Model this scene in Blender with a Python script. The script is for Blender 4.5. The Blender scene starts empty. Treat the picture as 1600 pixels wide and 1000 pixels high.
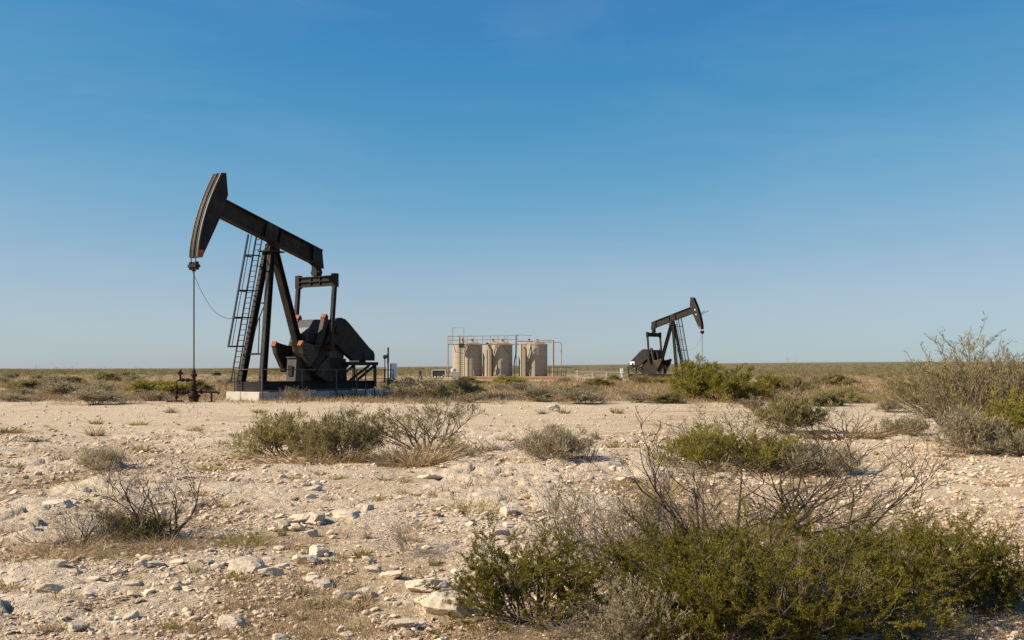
import bpy, math, random
import numpy as np
from mathutils import Vector, Matrix

random.seed(7)
sc = bpy.context.scene
C = sc.collection

# ------------------------------------------------------------------ camera, sky, sun, exposure
F = 1556.0      # focal length in photo pixels (1600 wide)
EYE = 1.7       # eye height
cam_d = bpy.data.cameras.new('camera')
cam_d.sensor_width = 36.0
cam_d.lens = 36.0 * F / 1600.0
cam_d.shift_y = 75.0 / 1600.0
cam_d.clip_start = 0.1
cam_d.clip_end = 40000.0
cam = bpy.data.objects.new('camera', cam_d)
C.objects.link(cam)
cam.location = (0, 0, EYE)
cam.rotation_euler = (math.radians(90), 0, 0)
sc.camera = cam

SUN_EL = math.radians(35)
SUN_AZ = math.atan2(-0.982, -0.19)          # from +Y clockwise towards +X: the sun stands left, a little behind us
sdir = Vector((math.sin(SUN_AZ) * math.cos(SUN_EL), math.cos(SUN_AZ) * math.cos(SUN_EL), math.sin(SUN_EL)))

world = bpy.data.worlds.new('World')
sc.world = world
world.use_nodes = True
wn, wl = world.node_tree.nodes, world.node_tree.links
bg = wn['Background']
sky = wn.new('ShaderNodeTexSky')
sky.sky_type = 'NISHITA'
sky.sun_disc = False
sky.sun_elevation = SUN_EL
sky.sun_rotation = SUN_AZ
sky.altitude = 600.0
sky.air_density = 1.0
sky.dust_density = 0.6
sky.ozone_density = 3.0
# one even colour grade over the whole sky: deeper blue overhead, softer horizon
sep = wn.new('ShaderNodeSeparateColor'); com = wn.new('ShaderNodeCombineColor')
wl.new(sky.outputs[0], sep.inputs[0])
def wmath(op, a, b):
    n = wn.new('ShaderNodeMath'); n.operation = op
    for i, x in enumerate((a, b)):
        if isinstance(x, (int, float)): n.inputs[i].default_value = x
        else: wl.new(x, n.inputs[i])
    return n.outputs[0]
SKY = 0.071
for i, (g_, k_, m_) in enumerate(((2.3, 8.6, 0.325), (1.2, 1.68, 0.50), (0.50, 0.685, 5.0))):
    y = wmath('MULTIPLY', wmath('POWER', wmath('MULTIPLY', sep.outputs[i], SKY), g_), k_)
    y = wmath('DIVIDE', y, wmath('SQRT', wmath('ADD', wmath('POWER', wmath('DIVIDE', y, m_), 2.0), 1.0), 0.0))
    if i == 0: y = wmath('MAXIMUM', y, wmath('MULTIPLY', sep.outputs[i], SKY * 0.41))
    wl.new(wmath('DIVIDE', y, SKY), com.inputs[i])
# faint uneven cirrus veil, the same all round the sky
tcw = wn.new('ShaderNodeTexCoord'); mpw = wn.new('ShaderNodeMapping'); mpw.inputs['Scale'].default_value = (1.6, 1.6, 9.0)
wl.new(tcw.outputs['Generated'], mpw.inputs[0])
cn = wn.new('ShaderNodeTexNoise'); cn.inputs['Scale'].default_value = 1.7; cn.inputs['Detail'].default_value = 7.0; cn.inputs['Roughness'].default_value = 0.58; cn.inputs['Distortion'].default_value = 0.6
wl.new(mpw.outputs[0], cn.inputs['Vector'])
cm = wn.new('ShaderNodeMapRange'); cm.inputs[1].default_value = 0.40; cm.inputs[2].default_value = 0.82; cm.inputs[3].default_value = 0.0; cm.inputs[4].default_value = 0.105
wl.new(cn.outputs[0], cm.inputs[0])
cx_ = wn.new('ShaderNodeMix'); cx_.data_type = 'RGBA'
wl.new(cm.outputs[0], cx_.inputs[0]); wl.new(com.outputs[0], cx_.inputs[6]); cx_.inputs[7].default_value = (6.2, 6.8, 7.4, 1.0)
wl.new(cx_.outputs[2], bg.inputs[0])
bg.inputs[1].default_value = 0.061

sun_d = bpy.data.lights.new('sun', 'SUN')
sun_d.energy = 4.9
sun_d.angle = math.radians(0.53)
sun_d.color = (1.0, 0.87, 0.69)
sun = bpy.data.objects.new('sun', sun_d)
C.objects.link(sun)
sun.rotation_euler = sdir.to_track_quat('Z', 'Y').to_euler()
sun.location = (-30, -10, 40)

sc.view_settings.view_transform = 'Standard'
sc.view_settings.look = 'None'
sc.view_settings.exposure = 0.72
sc.view_settings.gamma = 1.0
sc.view_settings.use_curve_mapping = False
sc.render.engine = 'CYCLES'
sc.cycles.max_bounces = 5
sc.cycles.diffuse_bounces = 3
sc.cycles.glossy_bounces = 2
sc.cycles.transmission_bounces = 2
sc.cycles.use_denoising = False

# ------------------------------------------------------------------ object helpers
def tag(o, label=None, cat=None, group=None, kind=None):
    if label: o['label'] = label
    if cat: o['category'] = cat
    if group: o['group'] = group
    if kind: o['kind'] = kind
    return o

def link(name, me, mat=None, parent=None, loc=(0, 0, 0), rz=0.0, scale=None):
    o = bpy.data.objects.new(name, me)
    C.objects.link(o)
    o.location = loc
    o.rotation_euler = (0, 0, rz)
    if scale is not None: o.scale = scale
    if mat is not None and me is not None and not me.materials: me.materials.append(mat)
    if parent is not None: o.parent = parent
    return o

def empty(name, loc=(0, 0, 0), rz=0.0):
    o = bpy.data.objects.new(name, None)
    o.empty_display_size = 0.3
    C.objects.link(o)
    o.location = loc
    o.rotation_euler = (0, 0, rz)
    return o

def np_mesh(name, V, quads=None, tris=None, smooth=False, attrs=None, fattrs=None):
    """numpy arrays -> mesh; attrs: point floats, fattrs: face floats"""
    me = bpy.data.meshes.new(name)
    nq = 0 if quads is None else len(quads)
    nt = 0 if tris is None else len(tris)
    V = np.ascontiguousarray(V, dtype=np.float32)
    me.vertices.add(len(V))
    me.vertices.foreach_set('co', V.ravel())
    li = []
    if nq: li.append(np.asarray(quads, dtype=np.int32).ravel())
    if nt: li.append(np.asarray(tris, dtype=np.int32).ravel())
    li = np.concatenate(li)
    me.loops.add(len(li))
    me.loops.foreach_set('vertex_index', li)
    tot = np.concatenate([np.full(nq, 4, np.int32), np.full(nt, 3, np.int32)])
    st = np.concatenate([[0], np.cumsum(tot)[:-1]]).astype(np.int32)
    me.polygons.add(nq + nt)
    me.polygons.foreach_set('loop_start', st)
    me.polygons.foreach_set('loop_total', tot)
    me.polygons.foreach_set('use_smooth', np.full(nq + nt, smooth, dtype=bool))
    for k, a in (attrs or {}).items():
        at = me.attributes.new(k, 'FLOAT', 'POINT')
        at.data.foreach_set('value', np.asarray(a, dtype=np.float32))
    for k, a in (fattrs or {}).items():
        at = me.attributes.new(k, 'FLOAT', 'FACE')
        at.data.foreach_set('value', np.asarray(a, dtype=np.float32))
    me.update(calc_edges=True)
    return me

class MB:
    """collects boxes, bars, tubes, prisms and lathes into one mesh"""
    def __init__(self, sy=1.0):
        self.v, self.f, self.s, self.sy = [], [], [], sy
    def _add(self, vs, fs, smooth=False):
        b = len(self.v)
        self.v += [tuple(p) for p in vs]
        self.f += [tuple(b + i for i in f) for f in fs]
        self.s += [smooth] * len(fs)
    def box(self, x0, x1, y0, y1, z0, z1):
        vs = [(x, y, z) for z in (z0, z1) for y in (y0, y1) for x in (x0, x1)]
        self._add(vs, [(0, 2, 3, 1), (4, 5, 7, 6), (0, 1, 5, 4), (2, 6, 7, 3), (0, 4, 6, 2), (1, 3, 7, 5)])
        return self
    def bar(self, a, b, w, h, side=(0, 1, 0)):
        """rectangular bar a->b, w across 'side', h across the third axis"""
        a, b = Vector(a), Vector(b)
        d = (b - a).normalized()
        s = Vector(side); s = (s - d * s.dot(d)).normalized()
        n = d.cross(s)
        vs = []
        for p in (a, b):
            for i, j in ((-1, -1), (1, -1), (1, 1), (-1, 1)):
                vs.append(p + s * (i * w / 2) + n * (j * h / 2))
        self._add(vs, [(3, 2, 1, 0), (4, 5, 6, 7), (0, 1, 5, 4), (1, 2, 6, 5), (2, 3, 7, 6), (3, 0, 4, 7)])
        return self
    def hbeam(self, a, b, w, h, t=0.04, side=(0, 1, 0)):
        """H section: two flanges (w wide across side) set h apart, one web"""
        a, b = Vector(a), Vector(b)
        d = (b - a).normalized()
        s = Vector(side); s = (s - d * s.dot(d)).normalized()
        n = d.cross(s)
        o = n * (h / 2 - t / 2)
        self.bar(a + o, b + o, w, t, s); self.bar(a - o, b - o, w, t, s)
        self.bar(a, b, t, h - 2 * t, s)
        return self
    def tube(self, pts, r, n=8, r2=None):
        pts = [Vector(p) for p in pts]
        m = len(pts)
        vs = []
        for i, p in enumerate(pts):
            d = (pts[min(i + 1, m - 1)] - pts[max(i - 1, 0)]).normalized()
            x = d.cross(Vector((0, 0, 1)) if abs(d.z) < 0.9 else Vector((1, 0, 0))).normalized()
            y = d.cross(x)
            rr = r if r2 is None else r + (r2 - r) * i / (m - 1)
            for k in range(n):
                a = 2 * math.pi * k / n
                vs.append(p + x * (rr * math.cos(a)) + y * (rr * math.sin(a)))
        fs = [(i * n + k, i * n + (k + 1) % n, (i + 1) * n + (k + 1) % n, (i + 1) * n + k) for i in range(m - 1) for k in range(n)]
        self._add(vs, fs, True)
        self._add([vs[k] for k in range(n)], [tuple(reversed(range(n)))])
        self._add([vs[(m - 1) * n + k] for k in range(n)], [tuple(range(n))])
        return self
    def prism(self, poly, y0, y1):
        """polygon in x,z extruded along y"""
        n = len(poly)
        vs = [(p[0], y0, p[1]) for p in poly] + [(p[0], y1, p[1]) for p in poly]
        fs = [tuple(range(n)), tuple(reversed(range(n, 2 * n)))]
        fs += [(i, i + n, (i + 1) % n + n, (i + 1) % n) for i in range(n)]
        self._add(vs, fs)
        return self
    def lathe(self, prof, n=24, c=(0, 0), smooth=True):
        """profile (r, z) turned about a vertical axis; hard edges where a radius jumps"""
        for (r0, z0), (r1, z1) in zip(prof[:-1], prof[1:]):
            vs, fs = [], []
            for k in range(n):
                a = 2 * math.pi * k / n
                vs += [(c[0] + r0 * math.cos(a), c[1] + r0 * math.sin(a), z0), (c[0] + r1 * math.cos(a), c[1] + r1 * math.sin(a), z1)]
            for k in range(n):
                j = (k + 1) % n
                fs.append((2 * k, 2 * j, 2 * j + 1, 2 * k + 1))
            self._add(vs, fs, smooth)
        return self
    def mesh(self, name):
        me = bpy.data.meshes.new(name)
        if self.sy < 0:
            me.from_pydata([(x, -y, z) for x, y, z in self.v], [], [tuple(reversed(f)) for f in self.f])
        else:
            me.from_pydata(self.v, [], self.f)
        me.polygons.foreach_set('use_smooth', self.s)
        me.update()
        return me
    def build(self, name, mat, parent=None, loc=(0, 0, 0), rz=0.0, bevel=0.0):
        o = link(name, self.mesh(name), mat, parent, loc, rz)
        if bevel:
            b = o.modifiers.new('bevel', 'BEVEL'); b.width = bevel; b.segments = 2; b.limit_method = 'ANGLE'
        return o

# ------------------------------------------------------------------ numpy noise
def _hash(ix, iy, seed):
    h = (ix.astype(np.int64) * 374761393 + iy.astype(np.int64) * 668265263 + seed * 974711) & 0xffffffff
    h = ((h ^ (h >> 13)) * 1274126177) & 0xffffffff
    h = ((h ^ (h >> 16)) * 2246822519) & 0xffffffff
    return ((h ^ (h >> 15)) & 0xffffff) / float(0xffffff)

def vnoise(x, y, seed=0):
    x = np.asarray(x, float); y = np.asarray(y, float)
    ix, iy = np.floor(x), np.floor(y)
    fx, fy = x - ix, y - iy
    fx = fx * fx * (3 - 2 * fx); fy = fy * fy * (3 - 2 * fy)
    a, b = _hash(ix, iy, seed), _hash(ix + 1, iy, seed)
    c, d = _hash(ix, iy + 1, seed), _hash(ix + 1, iy + 1, seed)
    return (a + (b - a) * fx) + ((c + (d - c) * fx) - (a + (b - a) * fx)) * fy

def fbm(x, y, seed=0, octaves=4):
    s, a, t = 0.0, 0.5, 0.0
    for i in range(octaves):
        s = s + a * vnoise(x * 2 ** i + 13.7 * i, y * 2 ** i - 7.1 * i, seed + i)
        t += a; a *= 0.5
    return s / t

def lumps(x, y, seed):
    """cobble field: height of half-buried stones (0..1)"""
    ix, iy = np.floor(x), np.floor(y)
    best = np.zeros_like(x)
    for dx in (-1, 0, 1):
        for dy in (-1, 0, 1):
            cx, cy = ix + dx, iy + dy
            px = cx + 0.15 + 0.7 * _hash(cx, cy, seed)
            py = cy + 0.15 + 0.7 * _hash(cx, cy, seed + 1)
            r = 0.22 + 0.42 * _hash(cx, cy, seed + 2) ** 2
            k = _hash(cx, cy, seed + 3)
            ex = 0.7 + 0.6 * _hash(cx, cy, seed + 4)
            d2 = ((x - px) * ex / r) ** 2 + ((y - py) / ex / r) ** 2
            h = np.clip(1 - d2, 0, None) ** 0.5 * r * (0.4 + 0.6 * k)
            best = np.maximum(best, np.where(k > 0.3, h, 0))
    return best

def plates(x, y, seed):
    """broken flagstone field: flat-topped slabs with steep edges; returns height 0..1 and the slab mask"""
    x = x + 0.35 * (fbm(x * 1.3, y * 1.3, seed + 50, 2) - 0.5); y = y + 0.35 * (fbm(x * 1.3 + 9, y * 1.3, seed + 51, 2) - 0.5)
    ix, iy = np.floor(x), np.floor(y)
    f1 = np.full_like(x, 9.0); f2 = np.full_like(x, 9.0); k = np.zeros_like(x); tx = np.zeros_like(x)
    for dx in (-1, 0, 1):
        for dy in (-1, 0, 1):
            cx, cy = ix + dx, iy + dy
            px = cx + 0.08 + 0.84 * _hash(cx, cy, seed); py = cy + 0.08 + 0.84 * _hash(cx, cy, seed + 1)
            d = np.hypot(x - px, y - py)
            closer = d < f1
            f2 = np.where(closer, f1, np.minimum(f2, d))
            kk = _hash(cx, cy, seed + 2)
            k = np.where(closer, kk, k)
            tx = np.where(closer, (x - px) * (_hash(cx, cy, seed + 3) - 0.5) + (y - py) * (_hash(cx, cy, seed + 4) - 0.35), tx)
            f1 = np.where(closer, d, f1)
    t = np.clip((f2 - f1 - 0.05) / 0.13, 0, 1); t = t * t * (3 - 2 * t)
    on = (k > 0.38) * t
    return on * (0.35 + 0.65 * (k - 0.38) / 0.62 + 0.9 * tx), on

def smooth(e0, e1, x):
    t = np.clip((x - e0) / (e1 - e0), 0, 1)
    return t * t * (3 - 2 * t)

def zg(X, Y):
    """smooth ground height"""
    X = np.asarray(X, float); Y = np.asarray(Y, float)
    z = 0.10 * (fbm(X * 0.22, Y * 0.22, 5, 3) - 0.5) * (1 - smooth(20, 45, Y))
    z = z + 0.35 * (fbm(X * 0.02, Y * 0.02, 9, 2) - 0.5) * smooth(75, 200, Y)
    k = X / np.maximum(Y, 1.0)
    rise = 0.0068 * smooth(-0.35, 0.5, k) - 0.0006 * smooth(0.2, 0.5, -k)
    return z + rise * np.clip(Y - 350, 0, None)

def zgf(x, y): return float(zg(np.array([x]), np.array([y]))[0])

def gp(px, py):
    """ground point that the photo shows at this pixel"""
    Y = F * EYE / (py - 575.0)
    X = (px - 800.0) / F * Y
    return X, Y

# ------------------------------------------------------------------ materials
def mat_new(name):
    m = bpy.data.materials.new(name)
    m.use_nodes = True
    nt = m.node_tree
    return m, nt.nodes, nt.links, nt.nodes['Principled BSDF']

def N(ns, kind, **kw):
    n = ns.new(kind)
    for k, v in kw.items():
        if k in n.inputs.keys(): n.inputs[k].default_value = v
        else: setattr(n, k, v)
    return n

def rgb(c): return (c[0], c[1], c[2], 1.0)

def mixc(ns, ls, fac, a, b, mode='MIX'):
    m = ns.new('ShaderNodeMix'); m.data_type = 'RGBA'; m.blend_type = mode
    for i, s in ((0, fac), (6, a), (7, b)):
        if isinstance(s, (tuple, list)): m.inputs[i].default_value = rgb(s)
        elif isinstance(s, (int, float)): m.inputs[i].default_value = s
        else: ls.new(s, m.inputs[i])
    return m.outputs[2]

def mth(ns, ls, op, a, b=None, c=None, clamp=False):
    m = ns.new('ShaderNodeMath'); m.operation = op; m.use_clamp = clamp
    for i, s in enumerate((a, b, c)):
        if s is None: continue
        if isinstance(s, (int, float)): m.inputs[i].default_value = s
        else: ls.new(s, m.inputs[i])
    return m.outputs[0]

def ramp(ns, ls, src, lo, hi):
    m = ns.new('ShaderNodeMapRange')
    m.inputs[1].default_value = lo; m.inputs[2].default_value = hi
    ls.new(src, m.inputs[0])
    return m.outputs[0]

def painted(name, base, dirt, rust=None, *a, runs=None, **k):
    m = painted_(name, base, dirt, rust, *a, **k)
    if runs:
        ns, ls = m.node_tree.nodes, m.node_tree.links
        p = ns['Principled BSDF']; src = p.inputs['Base Color'].links[0].from_socket
        tc = ns.new('ShaderNodeTexCoord'); mp = ns.new('ShaderNodeMapping'); mp.inputs['Scale'].default_value = (5.0, 5.0, 0.45)
        ls.new(tc.outputs['Object'], mp.inputs[0])
        n = N(ns, 'ShaderNodeTexNoise', Scale=1.5, Detail=6.0, Roughness=0.6); ls.new(mp.outputs[0], n.inputs['Vector'])
        f = mth(ns, ls, 'MULTIPLY', ramp(ns, ls, n.outputs[0], 0.55, 0.72), 0.75)
        ls.new(mixc(ns, ls, f, src, runs), p.inputs['Base Color'])
    return m

def painted_(name, base, dirt, rust=None, rough=0.55, scale=2.0, dirt_amt=(0.45, 0.75), rust_amt=(0.66, 0.72), metal=0.0, spec=0.4):
    m, ns, ls, p = mat_new(name)
    tc = ns.new('ShaderNodeTexCoord')
    n1 = N(ns, 'ShaderNodeTexNoise', Scale=scale, Detail=8.0, Roughness=0.65)
    ls.new(tc.outputs['Object'], n1.inputs['Vector'])
    col = mixc(ns, ls, ramp(ns, ls, n1.outputs[0], *dirt_amt), base, dirt)
    if rust:
        n2 = N(ns, 'ShaderNodeTexNoise', Scale=scale * 2.7, Detail=9.0, Roughness=0.7)
        ls.new(tc.outputs['Object'], n2.inputs['Vector'])
        col = mixc(ns, ls, ramp(ns, ls, n2.outputs[0], *rust_amt), col, rust)
    ls.new(col, p.inputs['Base Color'])
    n3 = N(ns, 'ShaderNodeTexNoise', Scale=scale * 9, Detail=4.0)
    ls.new(tc.outputs['Object'], n3.inputs['Vector'])
    rr = ns.new('ShaderNodeMapRange'); rr.inputs[3].default_value = rough - 0.12; rr.inputs[4].default_value = rough + 0.2
    ls.new(n3.outputs[0], rr.inputs[0]); ls.new(rr.outputs[0], p.inputs['Roughness'])
    b = N(ns, 'ShaderNodeBump', Strength=0.06, Distance=0.01)
    ls.new(n3.outputs[0], b.inputs['Height']); ls.new(b.outputs[0], p.inputs['Normal'])
    p.inputs['Metallic'].default_value = metal
    p.inputs['Specular IOR Level'].default_value = spec
    return m

M = {}
M['black'] = painted('black_paint', (0.0065, 0.006, 0.006), (0.034, 0.025, 0.017), (0.07, 0.028, 0.012), 0.6, 0.9, (0.42, 0.75), (0.64, 0.76), spec=0.22, runs=(0.060, 0.034, 0.020))
M['brownblack'] = painted('weathered_hazed_brown_black_paint', (0.013, 0.011, 0.009), (0.03, 0.022, 0.016), (0.09, 0.035, 0.015), 0.62, 0.8, (0.4, 0.8), (0.66, 0.78), spec=0.22)  # brownish paint, lightened: distance haze on the far pumpjack goes into the colour
M['greymetal'] = painted('worn_grey_metal', (0.035, 0.033, 0.032), (0.075, 0.058, 0.045), (0.16, 0.07, 0.03), 0.5, 1.6)
M['brownplate'] = painted('brown_face_plate', (0.05, 0.04, 0.032), (0.10, 0.072, 0.05), (0.16, 0.07, 0.035), 0.5, 2.2, (0.35, 0.7), (0.55, 0.75))  # lighter and browner than the black of the head's sides
M['castiron'] = painted('worn_cast_iron', (0.014, 0.012, 0.010), (0.06, 0.040, 0.027), (0.13, 0.052, 0.022), 0.6, 1.4, (0.40, 0.72), (0.57, 0.72), spec=0.3)
M['gearpaint'] = painted('bluish_lit_black_paint', (0.020, 0.022, 0.026), (0.055, 0.046, 0.038), (0.09, 0.04, 0.02), 0.5, 1.2, (0.5, 0.85), (0.66, 0.8))  # bluish light on the gearbox is put into its base colour
M['orange'] = painted('faded_orange_paint', (0.30, 0.095, 0.036), (0.17, 0.065, 0.032), (0.07, 0.035, 0.022), 0.7, 3.0, (0.4, 0.7), (0.58, 0.7), spec=0.2)
M['rust'] = painted('rusty_pipe', (0.028, 0.016, 0.011), (0.07, 0.033, 0.019), (0.11, 0.052, 0.027), 0.8, 5.0, spec=0.15)
M['galv'] = painted('weathered_steel_rail', (0.085, 0.07, 0.055), (0.16, 0.10, 0.06), (0.22, 0.10, 0.045), 0.6, 2.0)
M['tanrail'] = painted('tan_painted_rail', (0.34, 0.235, 0.14), (0.24, 0.13, 0.065), (0.16, 0.07, 0.03), 0.65, 1.2)
M['darkpipe'] = painted('dark_pipe', (0.035, 0.035, 0.04), (0.09, 0.07, 0.055), None, 0.55, 2.0)
M['white'] = painted('white_enamel', (0.72, 0.72, 0.70), (0.5, 0.46, 0.40), None, 0.45, 2.0, (0.55, 0.9))
M['offwhite'] = painted('dusty_white_paint', (0.46, 0.42, 0.35), (0.32, 0.27, 0.21), None, 0.6, 2.0, (0.45, 0.8))
M['concrete'] = painted('pale_concrete', (0.50, 0.46, 0.40), (0.36, 0.31, 0.25), (0.27, 0.22, 0.17), 0.85, 0.9, (0.42, 0.75), (0.66, 0.8))
M['cable'] = painted('steel_cable', (0.06, 0.055, 0.05), (0.10, 0.08, 0.06), None, 0.5, 3.0)
M['berm'] = painted('orange_clay', (0.42, 0.255, 0.135), (0.33, 0.20, 0.11), (0.5, 0.34, 0.2), 0.9, 0.5)
M['tyre'] = painted('rubber', (0.02, 0.02, 0.02), (0.06, 0.05, 0.04), None, 0.8, 4.0)

def tank_material():
    m, ns, ls, p = mat_new('tan_tank_steel')
    tc = ns.new('ShaderNodeTexCoord')
    mp = ns.new('ShaderNodeMapping'); mp.inputs['Scale'].default_value = (2.2, 2.2, 0.18)
    ls.new(tc.outputs['Object'], mp.inputs[0])
    st = N(ns, 'ShaderNodeTexNoise', Scale=1.6, Detail=7.0, Roughness=0.6)
    ls.new(mp.outputs[0], st.inputs['Vector'])
    n = N(ns, 'ShaderNodeTexNoise', Scale=0.8, Detail=6.0)
    ls.new(tc.outputs['Object'], n.inputs['Vector'])
    c = mixc(ns, ls, ramp(ns, ls, st.outputs[0], 0.5, 0.95), (0.305, 0.262, 0.193), (0.265, 0.222, 0.158))
    c = mixc(ns, ls, ramp(ns, ls, n.outputs[0], 0.62, 0.95), c, (0.25, 0.19, 0.13))
    ls.new(c, p.inputs['Base Color'])
    p.inputs['Roughness'].default_value = 0.6
    return m
M['tank'] = tank_material()

def rock_material():
    m, ns, ls, p = mat_new('pale_limestone')
    tc = ns.new('ShaderNodeTexCoord'); oi = ns.new('ShaderNodeObjectInfo')
    va = ns.new('ShaderNodeVectorMath'); va.operation = 'ADD'
    ls.new(tc.outputs['Object'], va.inputs[0]); ls.new(oi.outputs['Location'], va.inputs[1])
    n1 = N(ns, 'ShaderNodeTexNoise', Scale=7.0, Detail=9.0, Roughness=0.7)
    n2 = N(ns, 'ShaderNodeTexNoise', Scale=28.0, Detail=6.0, Roughness=0.7)
    for n in (n1, n2): ls.new(va.outputs[0], n.inputs['Vector'])
    c = mixc(ns, ls, ramp(ns, ls, n1.outputs[0], 0.35, 0.7), (0.62, 0.52, 0.385), (0.48, 0.38, 0.265))
    c = mixc(ns, ls, ramp(ns, ls, n2.outputs[0], 0.55, 0.75), c, (0.34, 0.26, 0.175))
    rv = ns.new('ShaderNodeMapRange'); rv.inputs[3].default_value = 0.78; rv.inputs[4].default_value = 1.1
    ls.new(oi.outputs['Random'], rv.inputs[0])
    c = mixc(ns, ls, 1.0, c, rv.outputs[0], 'MULTIPLY')
    ls.new(c, p.inputs['Base Color'])
    p.inputs['Roughness'].default_value = 0.9
    b = N(ns, 'ShaderNodeBump', Strength=0.35, Distance=0.012)
    ls.new(n2.outputs[0], b.inputs['Height']); ls.new(b.outputs[0], p.inputs['Normal'])
    return m
M['rock'] = rock_material()

def gravel_material():
    m, ns, ls, p = mat_new('loose_gravel')
    at = ns.new('ShaderNodeAttribute'); at.attribute_name = 'tint'
    cr = ns.new('ShaderNodeValToRGB')
    e = cr.color_ramp.elements
    e[0].position = 0.0; e[0].color = rgb((0.24, 0.15, 0.085))
    e[1].position = 1.0; e[1].color = rgb((0.66, 0.54, 0.395))
    x = e.new(0.35); x.color = rgb((0.42, 0.295, 0.19))
    x = e.new(0.7); x.color = rgb((0.56, 0.43, 0.29))
    ls.new(at.outputs['Fac'], cr.inputs[0])
    ls.new(cr.outputs[0], p.inputs['Base Color'])
    p.inputs['Roughness'].default_value = 0.92
    return m
M['gravel'] = gravel_material()

def leaf_material(name, cols, trans=0.25, rough=0.65):
    m, ns, ls, p = mat_new(name)
    at = ns.new('ShaderNodeAttribute'); at.attribute_name = 'tint'
    oi = ns.new('ShaderNodeObjectInfo')
    cr = ns.new('ShaderNodeValToRGB')
    e = cr.color_ramp.elements
    k = len(cols)
    e[0].position = 0.0; e[0].color = rgb(cols[0])
    e[1].position = 1.0; e[1].color = rgb(cols[-1])
    for i in range(1, k - 1):
        x = e.new(i / (k - 1)); x.color = rgb(cols[i])
    ls.new(at.outputs['Fac'], cr.inputs[0])
    rv = ns.new('ShaderNodeMapRange'); rv.inputs[3].default_value = 0.8; rv.inputs[4].default_value = 1.2
    ls.new(oi.outputs['Random'], rv.inputs[0])
    c = mixc(ns, ls, 1.0, cr.outputs[0], rv.outputs[0], 'MULTIPLY')
    ls.new(c, p.inputs['Base Color'])
    p.inputs['Roughness'].default_value = rough
    p.inputs['Specular IOR Level'].default_value = 0.12
    tr = ns.new('ShaderNodeBsdfTranslucent'); ls.new(c, tr.inputs[0])
    mx = ns.new('ShaderNodeMixShader'); mx.inputs[0].default_value = trans
    ls.new(p.outputs[0], mx.inputs[1]); ls.new(tr.outputs[0], mx.inputs[2])
    ls.new(mx.outputs[0], ns['Material Output'].inputs[0])
    return m
M['leaf_green'] = leaf_material('green_leaves', [(0.075, 0.066, 0.012), (0.14, 0.122, 0.016), (0.215, 0.18, 0.022), (0.30, 0.24, 0.045)], 0.35)
M['leaf_olive'] = leaf_material('olive_leaves', [(0.16, 0.13, 0.052), (0.24, 0.198, 0.078), (0.32, 0.265, 0.11), (0.41, 0.335, 0.165)], 0.4)
M['leaf_bright'] = leaf_material('bright_green_leaves', [(0.15, 0.132, 0.028), (0.235, 0.205, 0.038), (0.32, 0.27, 0.055), (0.40, 0.33, 0.10)], 0.4)
M['leaf_sage'] = leaf_material('grey_sage_leaves', [(0.20, 0.16, 0.095), (0.285, 0.235, 0.14), (0.37, 0.305, 0.19), (0.46, 0.385, 0.26)], 0.35)
M['dry'] = leaf_material('dry_grass_blades', [(0.22, 0.145, 0.07), (0.32, 0.22, 0.115), (0.41, 0.30, 0.16), (0.51, 0.395, 0.225)], 0.35)
M['grass'] = leaf_material('yellow_green_grass_blades', [(0.18, 0.148, 0.035), (0.265, 0.215, 0.055), (0.345, 0.28, 0.085), (0.42, 0.335, 0.13)], 0.4)
M['bark'] = painted('grey_brown_bark', (0.13, 0.098, 0.065), (0.22, 0.175, 0.12), None, 0.85, 9.0)
M['darkbark'] = painted('dark_bark', (0.040, 0.028, 0.021), (0.085, 0.062, 0.046), None, 0.85, 9.0)
M['deadwood'] = painted('bleached_twigs', (0.26, 0.20, 0.14), (0.40, 0.32, 0.23), None, 0.85, 9.0)
M['sagewood'] = painted('grey_sage_twigs', (0.23, 0.185, 0.125), (0.33, 0.27, 0.19), None, 0.85, 9.0)

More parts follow.
